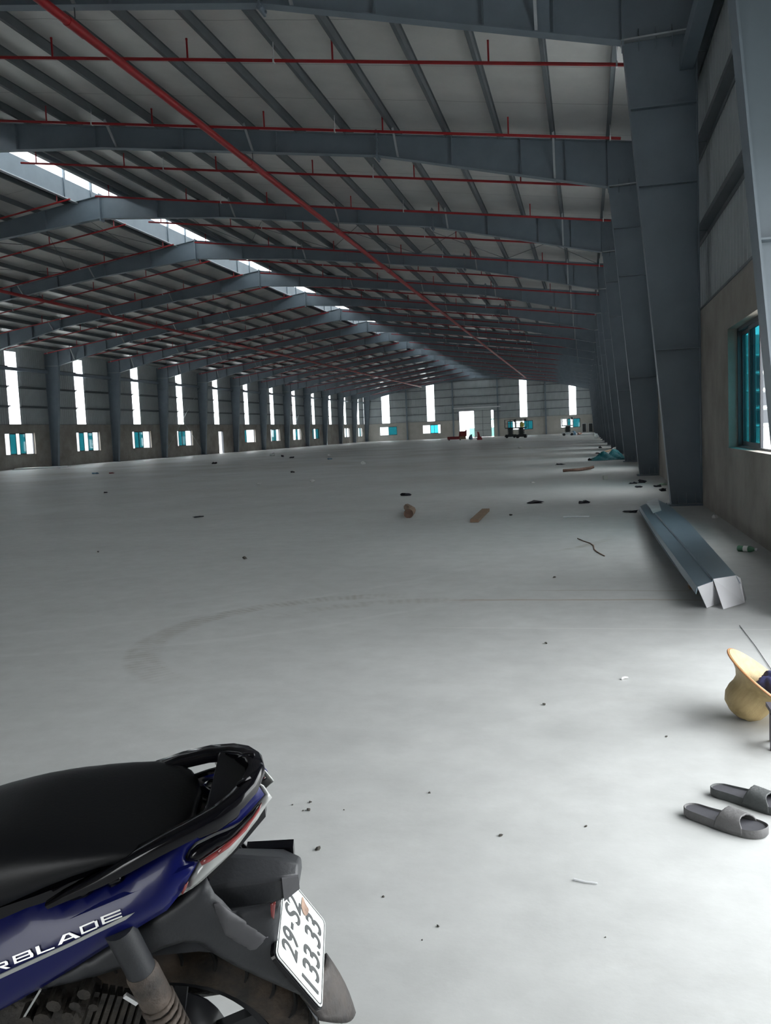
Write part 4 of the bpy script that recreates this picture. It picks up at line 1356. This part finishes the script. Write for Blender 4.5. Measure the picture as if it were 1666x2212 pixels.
# ---- grab rail: loop along both sides, wide at the back
half = [(0.125, 0.126, 0.712), (0.095, 0.125, 0.728), (0.04, 0.122, 0.753), (0.0, 0.117, 0.774), (-0.05, 0.108, 0.796), (-0.1, 0.096, 0.814), (-0.14, 0.080, 0.826), (-0.165, 0.060, 0.834), (-0.182, 0.035, 0.840)]
path = half + [(-0.190, 0.0, 0.844)] + [(x, -y, z) for x, y, z in reversed(half)]
secs = []
for i, p in enumerate(path):
    p = Vector(p)
    t = (Vector(path[min(i + 1, len(path) - 1)]) - Vector(path[max(i - 1, 0)])).normalized()
    side_ = Vector((0, 0, 1)).cross(t).normalized()
    up_ = t.cross(side_)
    e = min(i, len(path) - 1 - i) / 3
    ww = 0.015 * min(1.0, 0.45 + 0.55 * e)
    hh = 0.0115 * min(1.0, 0.40 + 0.6 * e)
    secs.append([p + side_ * (ww * c) + up_ * (hh * s) for c, s in ((1, 0.3), (0.7, 0.95), (-0.7, 0.95), (-1, 0.3), (-0.9, -0.8), (-0.3, -1), (0.3, -1), (0.9, -0.8))])
loft('grab_rail', secs, M['gloss_black'], smooth=60)
blk = [(-0.104, 0.097), (-0.135, 0.084), (-0.163, 0.062), (-0.183, 0.035), (-0.190, 0.0)]
plan = blk + [(x, -y) for x, y in reversed(blk[:-1])] + [(-0.116, -0.07), (-0.122, -0.03), (-0.122, 0.03), (-0.116, 0.07)]
def zc(x, y): return 0.842 - 0.32 * abs(y) ** 1.12
q = MB()
n = len(plan)
vs = [(x, y, zc(x, y) + 0.006) for x, y in plan] + [(x, y, zc(x, y) - 0.03) for x, y in plan]
q.add(vs, [tuple(range(n)), tuple(range(2 * n - 1, n - 1, -1))] + [(i, (i + 1) % n, (i + 1) % n + n, i + n) for i in range(n)])
o = q.build('rail_cover', M['gloss_black'], bike, smooth=30)
b_ = o.modifiers.new('bevel', 'BEVEL'); b_.width = 0.006; b_.segments = 3; b_.limit_method = 'ANGLE'
# black trim between rail and blue panel
panel('upper_trim', [(546, 1689), (523, 1706), (487, 1754), (420, 1800), (346, 1845), (286, 1880), (262, 1905), (205, 1925), (150, 1945), (139, 1941), (200, 1908), (255, 1882), (340, 1830), (412, 1784), (477, 1741), (515, 1695), (540, 1681)], Wl, M['gloss_black'], bulge=0.005, off=-0.004)
# ---- hook / small bracket at the front end of the rail
panel('rail_end_cap', [(137, 1948), (170, 1905), (205, 1885), (262, 1893), (262, 1910), (240, 1922), (228, 1912), (205, 1925), (186, 1942), (160, 1950)], Wl, M['gloss_black'], bulge=0.006, edge=0.012, step=0.008, off=0.006)
# ---- blue side panel
blue_out = [(546, 1690), (552, 1695), (571, 1722), (541, 1758), (519, 1780), (465, 1804), (422, 1825), (408, 1841), (400, 1857), (403, 1866), (428, 1868), (411, 1897), (384, 1943), (360, 1973), (288, 2016), (158, 2098), (96, 2136), (0, 2189), (-150, 2265), (-330, 2330), (-330, 2130), (-150, 2010), (0, 1976), (55, 1950), (139, 1947), (262, 1905), (286, 1880), (346, 1846), (420, 1801), (487, 1755), (523, 1707)]
panel('side_panel', blue_out, Wl, M['blue'], bulge=0.012, edge=0.03, step=0.011)
# raised crease line on the blue panel
cre = [pt3(x, y, Wl, 0.0075) for x, y in ((-40, 2062), (0, 2045), (110, 1996), (220, 1950), (300, 1918), (380, 1883), (420, 1868))]
cre2 = [pt3(x, y, Wl, 0.0055) for x, y in ((-40, 2078), (0, 2061), (110, 2012), (220, 1966), (300, 1932), (380, 1893), (421, 1872))]
for s in (1, -1):
    vs, fs = [], []
    for a, b in zip(cre, cre2):
        m_ = (a + b) / 2 + Vector((0, 0.0012, 0))
        for v in (a - Vector((0, 0.004, 0)), m_, b - Vector((0, 0.004, 0))): vs.append((v.x, v.y * s, v.z))
    for i in range(len(cre) - 1):
        fs += [(3 * i, 3 * i + 1, 3 * i + 4, 3 * i + 3), (3 * i + 1, 3 * i + 2, 3 * i + 5, 3 * i + 4)]
    MB().add(vs, fs).build('crease', M['blue'], bike, smooth=80)
# ---- tail light cluster
panel('tail_lens', [(552, 1693), (570, 1703), (588, 1728), (556, 1776), (511, 1836), (480, 1868), (446, 1900), (415, 1925), (384, 1943), (411, 1897), (428, 1868), (403, 1866), (400, 1857), (408, 1841), (422, 1825), (465, 1804), (519, 1780), (541, 1758), (571, 1722)], Wl, M['lens'], bulge=0.010, edge=0.02, step=0.008, off=-0.009)
panel('dark_lens', [(403, 1862), (412, 1841), (425, 1829), (467, 1808), (519, 1784), (548, 1756), (560, 1742), (545, 1768), (512, 1806), (470, 1838), (432, 1864)], Wl, M['gloss_black'], bulge=0.004, edge=0.01, step=0.008, off=0.0005)
panel('red_reflector', [(432, 1866), (470, 1840), (512, 1808), (545, 1770), (566, 1738), (560, 1756), (532, 1798), (495, 1835), (452, 1866), (436, 1874)], Wl, M['red_lens'], bulge=0.004, edge=0.008, step=0.008, off=0.0005)
panel('red_reflector', [(392, 1934), (400, 1916), (407, 1908), (402, 1924), (395, 1936)], Wl, M['red_lens'], bulge=0.003, edge=0.006, step=0.006, off=0.002)
# ---- grey mudguard body
WF = [(-0.32, 0.060), (-0.2, 0.068), (-0.1, 0.082), (0.0, 0.10), (0.1, 0.122), (0.3, 0.13)]
def Wf(x, z): return interp(WF, x)
fend = [(60, 2150), (96, 2142), (151, 2130), (257, 2099), (353, 2054), (395, 2041), (425, 2043), (463, 2067), (506, 2092), (589, 2130), (650, 2156), (628, 2112), (602, 2066), (600, 2030), (606, 1982), (608, 1950), (560, 1962), (501, 1974), (480, 1950), (463, 1935), (446, 1902), (400, 1935), (360, 1970), (288, 2013), (158, 2094), (60, 2140)]
panel('mudguard_side', fend, Wf, M['grey_pl'], bulge=0.010, edge=0.022, step=0.012)
panel('mudguard_facet', [(462, 1957), (474, 1956), (500, 1974), (560, 2012), (580, 2028), (556, 2056), (540, 2058), (485, 2026), (474, 2000)], Wf, M['facet'], bulge=0.004, edge=0.010, step=0.010, off=0.007)
# mudguard crown joining both sides over the tyre
secs = []
for (x, z) in ((0.20, 0.55), (0.10, 0.575), (0.0, 0.585), (-0.08, 0.575), (-0.15, 0.55), (-0.205, 0.53), (-0.235, 0.45), (-0.262, 0.38)):
    w = Wf(x, z) - 0.008
    secs.append([(x, w, z - 0.02), (x, w * 0.7, z), (x, -w * 0.7, z), (x, -w, z - 0.02), (x, -w * 0.6, z - 0.03), (x, w * 0.6, z - 0.03)])
loft('mudguard_crown', secs, M['grey_pl'], smooth=40)
# ---- plate lamp housing above the number plate
S1 = [(0.060, 0.600), (0.064, 0.655), (0.02, 0.692), (-0.05, 0.66), (-0.055, 0.58)]
S2 = [(0.048, 0.608), (0.050, 0.660), (0.010, 0.690), (-0.058, 0.645), (-0.058, 0.585)]
S3 = [(0.040, 0.612), (0.042, 0.662), (0.004, 0.672), (-0.062, 0.634), (-0.062, 0.592)]
S4 = [(0.022, 0.622), (0.024, 0.650), (0.0, 0.655), (-0.05, 0.625), (-0.05, 0.600)]
secs = [[(x, y, z) for y, z in S] for x, S in ((-0.06, S1), (-0.13, S2), (-0.215, S3), (-0.246, S4))]
loft('plate_lamp_housing', secs, M['grey_pl'], smooth=25, bevel=0.005)
cr = [Vector((-0.221, 0.0395, 0.613)), Vector((-0.221, 0.0415, 0.661)), Vector((-0.2465, 0.0245, 0.650)), Vector((-0.2465, 0.0225, 0.622))]
MB().add([v + Vector((-0.0005, 0.001, 0)) for v in cr] + [v - Vector((0, 0.003, 0)) for v in cr], [(0, 1, 2, 3), (4, 7, 6, 5), (0, 4, 5, 1), (1, 5, 6, 2), (2, 6, 7, 3), (3, 7, 4, 0)]).build('housing_tip', M['facet'], bike)
o = MB().box(-0.232, -0.150, -0.078, -0.058, 0.585, 0.640).build('housing_shade_box', M['gloss_black'], bike)  # black box puts the shaded far side of the lamp housing into colour
# ---- number plate
pc = Vector((-0.2403, 0, 0.4944))
ti = 0.5074
hd = Vector((math.sin(ti), 0, math.cos(ti)))       # up along the plate, leaning forward
nrm = Vector((-math.cos(ti), 0, math.sin(ti)))     # facing backwards and up
rt = Vector((0, -1, 0))                            # reading direction seen from behind
def plate_pts(w, h, r, off, k=5):
    out = []
    for cx_, cy_, a0 in ((w - r, h - r, 0), (-w + r, h - r, 90), (-w + r, -h + r, 180), (w - r, -h + r, 270)):
        for i in range(k):
            a = math.radians(a0 + 90 * i / (k - 1))
            u, v = cx_ + r * math.cos(a), cy_ + r * math.sin(a)
            out.append(pc + rt * u + hd * v + nrm * off)
    return out
def slab(mb, a, b):
    n = len(a)
    mb.add(a + b, [tuple(range(n)), tuple(range(2 * n - 1, n - 1, -1))] + [(i, (i + 1) % n, (i + 1) % n + n, i + n) for i in range(n)])
q = MB(); slab(q, plate_pts(0.095, 0.07, 0.010, 0.0), plate_pts(0.095, 0.07, 0.010, 0.0016))
plate = q.build('number_plate', M['plate'], bike)
oa, ob = plate_pts(0.0925, 0.0675, 0.009, 0.0022), plate_pts(0.0905, 0.0655, 0.008, 0.0022)
n = len(oa)
MB().add(oa + ob, [(i, (i + 1) % n, (i + 1) % n + n, i + n) for i in range(n)]).build('plate_border', M['plate_ink'], plate)
q = MB(); slab(q, plate_pts(0.098, 0.073, 0.011, -0.008), plate_pts(0.098, 0.073, 0.011, -0.001))
q.build('plate_holder', M['gloss_black'], bike)
def text_on(txt, u0, v0, height, width, name):
    """condensed plate lettering as real raised geometry"""
    cu = bpy.data.curves.new(name, 'FONT')
    cu.body = txt
    cu.size = 1.0
    cu.extrude = 0.0
    cu.offset = 0.012
    ob_ = bpy.data.objects.new(name, cu)
    COL.objects.link(ob_)
    dg = bpy.context.evaluated_depsgraph_get()
    me = bpy.data.meshes.new_from_object(ob_.evaluated_get(dg))
    bpy.data.objects.remove(ob_)
    xs_ = [v.co.x for v in me.vertices]; ys_ = [v.co.y for v in me.vertices]
    x0, x1, y0, y1 = min(xs_), max(xs_), min(ys_), max(ys_)
    for v in me.vertices:
        u = u0 + (v.co.x - x0) / (x1 - x0) * width
        w = v0 + (v.co.y - y0) / (y1 - y0) * height
        v.co = pc + rt * u + hd * w + nrm * 0.0024
    me.materials.append(M['plate_ink'])
    return place(name, me, plate)
text_on('29', -0.066, 0.010, 0.048, 0.050, 'plate_number')
text_on('-', -0.010, 0.029, 0.007, 0.014, 'plate_number')
text_on('S2', 0.012, 0.010, 0.048, 0.052, 'plate_number')
text_on('133', -0.078, -0.057, 0.052, 0.074, 'plate_number')
text_on('.', 0.0015, -0.056, 0.009, 0.008, 'plate_number')
text_on('33', 0.0165, -0.057, 0.052, 0.052, 'plate_number')
M['stain'] = mat('brown_mud_stain', (0.30, 0.20, 0.15), 0.8, var=0.3, scale=60)
st_ = [pc + rt * (0.068 + 0.016 * math.cos(a) + 0.004 * math.sin(3 * a)) + hd * (0.002 + 0.012 * math.sin(a) + 0.003 * math.cos(2 * a)) + nrm * 0.0027 for a in [2 * math.pi * i / 16 for i in range(16)]]
MB().add(st_, [tuple(range(16))]).build('mud_stain', M['stain'], plate)
# red rear reflector beside the plate
panel('side_reflector', [(584, 1958), (596, 1953), (592, 1990), (586, 1984)], lambda x, z: 0.078, M['red_lens'], bulge=0.004, edge=0.006, step=0.006, mirror=False)
# ---- mud flap
rowsf = []
for f in [i / 6 for i in range(7)]:
    xa, za = bl(648 + (690 - 648) * f, 2150 + (2207 - 2150) * f, 0.060 - 0.012 * f)
    xb, zb_ = bl(703 + (766 - 703) * f + 8 * math.sin(f * 3.14), 2062 + (2190 - 2062) * f, -0.062 + 0.014 * f)
    rw = []
    for g in [i / 8 for i in range(9)]:
        y = (0.060 - 0.012 * f) * (1 - g) + (-0.062 + 0.014 * f) * g
        bow = -0.014 * math.sin(g * math.pi)
        tipz = -0.016 * f * math.sin(g * math.pi)
        rw.append(Vector((xa + (xb - xa) * g + bow, y, za + (zb_ - za) * g + tipz)))
    rowsf.append(rw)
M['flap'] = mat('muddy_black_flap', (0.014, 0.014, 0.016), 0.6, col2=(0.045, 0.036, 0.03), scale=16, bump=0.2, bscale=40)
n = 9
o = MB().add([v for rw in rowsf for v in rw], [(i * n + j, i * n + j + 1, (i + 1) * n + j + 1, (i + 1) * n + j) for i in range(6) for j in range(8)]).build('mud_flap', M['flap'], bike, smooth=60)
so = o.modifiers.new('thickness', 'SOLIDIFY'); so.thickness = 0.006; so.offset = 0

# ---- wheels
def wheel(cx_, parent):
    w = empty('wheel', (cx_, 0, 0.26), parent=parent)
    prof = []
    for k in range(25):
        a = math.pi * (k / 24) * 1.24 - math.pi * 0.12
        prof.append((0.2135 + 0.0465 * max(-0.55, math.sin(a)), 0.047 * math.cos(a)))
    prof.append(prof[0])
    MB().lathe(prof, 72, 'y').build('tyre', M['tyre'], w, smooth=60)
    gr = MB()
    for i in range(26):
        for s in (-1, 1):
            th0 = 2 * math.pi * (i + (0.5 if s > 0 else 0)) / 26
            pp = []
            for k in range(7):
                f = k / 6
                ph = math.pi / 2 - s * (0.16 + 0.98 * f)
                rr = 0.2135 + 0.0468 * math.sin(ph)
                yy = 0.0473 * math.cos(ph)
                th = th0 + 0.16 * f + 0.05 * math.sin(f * 3)
                pp.append((rr * math.cos(th), yy, rr * math.sin(th)))
            gr.tube(pp, [0.002, 0.0034, 0.0042, 0.0042, 0.0042, 0.0034, 0.002], 5)
    tag(gr.build('tread_grooves', M['tyre_black'], w), kind='stuff')
    MB().lathe([(0.186, -0.034), (0.190, -0.036), (0.192, -0.030), (0.176, -0.022), (0.172, 0.0), (0.176, 0.022), (0.192, 0.030), (0.190, 0.036), (0.186, 0.034), (0.170, 0.026), (0.166, 0.0), (0.170, -0.026), (0.186, -0.034)], 60, 'y').build('rim', M['rim'], w, smooth=40)
    MB().lathe([(0.0, -0.05), (0.07, -0.05), (0.082, -0.035), (0.082, 0.03), (0.06, 0.045), (0.0, 0.05)], 24, 'y').build('hub', M['rim'], w, smooth=40)
    for i in range(5):
        a = 2 * math.pi * i / 5 + 0.35
        for d_ in (-0.12, 0.12):
            MB().bar((0.04 * math.cos(a), 0.0, 0.04 * math.sin(a)), (0.170 * math.cos(a + d_), 0.0, 0.170 * math.sin(a + d_)), 0.022, 0.026).build('spoke', M['rim'], w)
    return w
wheel(0.0, bike)
wheel(1.29, bike)
# ---- shock absorber
def p3(px, py, lat):
    x, z = bl(px, py, lat)
    return Vector((x, lat, z))
sa_, sb_ = p3(268, 2028, 0.128), p3(392, 2262, 0.118)
ax = (sb_ - sa_).normalized()
L_ = (sb_ - sa_).length
for s in (1, -1):
    fl = lambda v: Vector((v.x, v.y * s, v.z))
    root_ = MB().tube([fl(sa_ - ax * 0.02), fl(sa_ + ax * L_ * 0.30)], 0.0235, 18).build('shock_cover', M['grey_pl'], bike, smooth=50)
    MB().tube([fl(sa_ + ax * L_ * 0.28), fl(sa_ + ax * L_ * 0.31), fl(sa_ + ax * L_ * 0.55), fl(sa_ + ax * L_ * 0.57)], [0.024, 0.0265, 0.0265, 0.024], 18).build('shock_body', M['mud'], bike, smooth=50)
    MB().tube([fl(sa_ + ax * L_ * 0.5), fl(sb_ + ax * 0.05)], 0.017, 14).build('shock_damper', M['engine'], bike, smooth=50)
    u_ = ax.orthogonal().normalized(); v_ = ax.cross(u_)
    coil = []
    for i in range(97):
        a = 2 * math.pi * i / 12
        c_ = sa_ + ax * (L_ * 0.56 + (L_ * 0.50) * i / 96)
        coil.append(fl(c_ + u_ * math.cos(a) * 0.0255 + v_ * math.sin(a) * 0.0255))
    MB().tube(coil, 0.0048, 7).build('shock_spring', M['mud'], bike, smooth=60)
# ---- engine and swing arm
secs = []
for (x, zc_, h, y0, y1) in ((-0.06, 0.265, 0.05, 0.045, 0.11), (0.02, 0.27, 0.06, 0.045, 0.125), (0.10, 0.28, 0.075, 0.02, 0.135), (0.2, 0.29, 0.085, -0.1, 0.14), (0.32, 0.29, 0.09, -0.11, 0.14), (0.42, 0.29, 0.07, -0.1, 0.12)):
    ym, hw = (y0 + y1) / 2, (y1 - y0) / 2
    secs.append([(x, ym + hw * math.copysign(abs(math.cos(a)) ** 0.6, math.cos(a)), zc_ + h * math.copysign(abs(math.sin(a)) ** 0.6, math.sin(a))) for a in [2 * math.pi * k / 16 for k in range(16)]])
loft('transmission_case', secs, M['engine'], smooth=50)
secs = []
for (x, zc_, h) in ((0.1, 0.42, 0.05), (0.16, 0.43, 0.075), (0.26, 0.42, 0.085), (0.36, 0.40, 0.08), (0.42, 0.4, 0.06)):
    secs.append([(x, 0.11 * math.copysign(abs(math.cos(a)) ** 0.6, math.cos(a)), zc_ + h * math.copysign(abs(math.sin(a)) ** 0.6, math.sin(a))) for a in [2 * math.pi * k / 16 for k in range(16)]])
loft('engine_block', secs, M['engine'], smooth=50)
for i in range(7):
    a_, b_ = p3(212 + i * 16, 2135 + i * 3, 0.118), p3(180 + i * 18, 2225, 0.125)
    MB().bar(a_, b_, 0.02, 0.008).build('cooling_fin', M['engine'], bike)
for (px, py, r_) in ((185, 2140, 0.011), (165, 2165, 0.009), (150, 2188, 0.010), (205, 2168, 0.008), (120, 2165, 0.012), (95, 2195, 0.014), (60, 2200, 0.012)):
    c_ = p3(px, py, 0.132)
    MB().lathe([(0.0, 0.012), (r_, 0.010), (r_, -0.02), (0.0, -0.02)], 8, 'y', tuple(c_)).build('bolt_head', M['engine'], bike)
a_, b_ = p3(88, 2140, 0.14), p3(52, 2200, 0.14)
MB().bar(a_, b_, 0.003, 0.003).build('cable', M['silver'], bike)
c_ = p3(282, 2158, 0.135)
MB().bar(c_ + Vector((0.008, 0, 0.006)), c_ - Vector((0.010, 0, 0.012)), 0.006, 0.008).build('cable_clip', M['white_metal'], bike)
MB().tube([(0, 0.045, 0.26), (0, 0.115, 0.262)], [0.02, 0.02], 12).build('axle', M['engine'], bike)
# ---- chrome model lettering and silver stripe on the left side panel
def onp(zx, zy, off=0.0062):
    return pt3(zx / 3.967, 1880 + zy / 3.967, Wl, off)
base = lambda t: (-70 + t * 1115, 897 - t * 478)
def glyph(x0, y0, x1, y1, strokes, name='model_letter'):
    """strokes in a unit cell mapped on the panel: baseline from (x0,y0) to (x1,y1) in zoomed photo pixels"""
    hx, hy = -20, -66
    q = MB()
    for poly in strokes:
        top, bot = [], []
        for (u, v) in poly:
            zx = x0 + (x1 - x0) * u + hx * v
            zy = y0 + (y1 - y0) * u + hy * v
            top.append(onp(zx, zy, 0.0118)); bot.append(onp(zx, zy, 0.005))
        slab(q, top, bot)
    q.build(name, M['chrome'], bike)
R_ = lambda a, b, c, d: [(a, c), (b, c), (b, d), (a, d)]
Bs = [R_(0, .14, 0, 1), R_(.14, .9, .82, 1), R_(.14, .95, .42, .58), R_(.14, .95, 0, .16), R_(.82, .98, .12, .46), R_(.78, .92, .54, .86)]
Es = [R_(0, .14, 0, 1), R_(.14, 1, .80, 1), R_(.14, 1, .40, .58), R_(.14, 1, 0, .18)]
Ls = [R_(0, .22, 0, 1), R_(.22, 1, 0, .16)]
Ds = [R_(0, .85, .82, 1), R_(.84, 1, .1, .9), R_(.0, .9, 0, .18), R_(.0, .14, 0, 1)]
As = [[(0, 0), (.18, 0), (.5, 1), (.32, 1)], [(.32, 1), (.34, .82), (.66, .82), (.62, 1)], [(.5, 1), (.62, 1), (1, 0), (.78, 0)], R_(.24, .82, .22, .38)]
Rs = [R_(0, .14, 0, 1), R_(.14, .9, .82, 1), R_(.14, .9, .42, .58), R_(.8, .95, .46, .9), [(.5, .42), (.7, .42), (1, 0), (.78, 0)]]
Is = [R_(0, .5, 0, 1)]
for (st2, a, b) in ((As, (-330, 1010), (-190, 950)), (Is, (-165, 940), (-115, 918)), (Rs, (-75, 902), (90, 845)), (Bs, (125, 815), (295, 748)), (Ls, (322, 735), (470, 678)), (As, (498, 655), (690, 580)), (Ds, (700, 562), (850, 498)), (Es, (880, 478), (1050, 410))):
    glyph(*a, *b, st2)
up_l, lo_l = [(-330, 1062), (0, 905), (300, 768), (600, 632), (850, 510), (1040, 418), (1155, 372)], [(-330, 1098), (0, 938), (300, 800), (600, 662), (850, 540), (1080, 432), (1155, 372)]
q = MB()
vs = [onp(*p, 0.0105) for p in up_l] + [onp(*p, 0.0105) for p in lo_l]
q.add(vs, [(i, i + 1, i + 8, i + 7) for i in range(6)])
o = q.build('silver_stripe', M['silver'], bike)
so = o.modifiers.new('thickness', 'SOLIDIFY'); so.thickness = 0.002; so.offset = 0
# ---- front half of the scooter (beyond the picture edge)
secs = []
for (x, w, z0, z1) in ((0.55, 0.13, 0.30, 0.62), (0.66, 0.13, 0.27, 0.40), (0.80, 0.14, 0.26, 0.33), (0.90, 0.16, 0.27, 0.42)):
    secs.append([(x, w, z0), (x, w, z1), (x, -w, z1), (x, -w, z0)])
loft('floor_board', secs, M['grey_pl'], smooth=30, bevel=0.015)
secs = []
for (z, x0, x1, w) in ((0.32, 0.90, 1.05, 0.17), (0.5, 0.93, 1.10, 0.19), (0.7, 0.93, 1.13, 0.18), (0.88, 0.90, 1.12, 0.15), (0.98, 0.88, 1.02, 0.10)):
    secs.append([(x0, w, z), (x1 - 0.07, w * 0.8, z), (x1, 0, z), (x1 - 0.07, -w * 0.8, z), (x0, -w, z)])
loft('front_fairing', secs, M['blue'], smooth=50)
for s in (0.075, -0.075):
    MB().tube([(1.02, s, 0.72), (1.29, s, 0.26)], 0.018, 12).build('fork_leg', M['engine'], bike, smooth=50)
secs = []
for k in range(9):
    a = math.radians(20 + 140 * k / 8)
    c_ = (1.29 + 0.285 * math.cos(a), 0.26 + 0.285 * math.sin(a))
    secs.append([(c_[0], 0.06, c_[1] - 0.02), (c_[0], 0.03, c_[1]), (c_[0], -0.03, c_[1]), (c_[0], -0.06, c_[1] - 0.02), (c_[0], 0, c_[1] - 0.01)])
loft('front_mudguard', secs, M['blue'], smooth=50)
MB().tube([(0.86, 0.33, 1.0), (0.93, 0.2, 1.03), (0.97, 0, 1.03), (0.93, -0.2, 1.03), (0.86, -0.33, 1.0)], 0.014, 10).build('handlebar', M['engine'], bike, smooth=50)
for s in (1, -1):
    MB().tube([(0.86, 0.33 * s, 1.0), (0.91, 0.23 * s, 1.025)], 0.018, 10).build('grip', M['gloss_black'], bike, smooth=50)
MB().bar((0.42, 0.12, 0.2), (0.50, 0.225, 0.062), 0.022, 0.022).build('side_stand', M['engine'], bike)

MB().lathe([(0.0, 0.0), (0.03, 0.0), (0.05, 0.03), (0.056, 0.1), (0.056, 0.3), (0.05, 0.36), (0.0, 0.37)], 24, 'x').build('muffler', M['engine'], bike, smooth=50, loc=(-0.24, -0.135, 0.33), rot=(0, 0.12, 0))
MB().tube([(0.12, -0.135, 0.32), (0.22, -0.12, 0.24), (0.4, -0.06, 0.22)], 0.018, 10).build('exhaust_pipe', M['mud'], bike, smooth=50)
MB().bar((0.0, -0.07, 0.26), (0.3, -0.08, 0.32), 0.03, 0.05).build('swing_arm', M['engine'], bike)
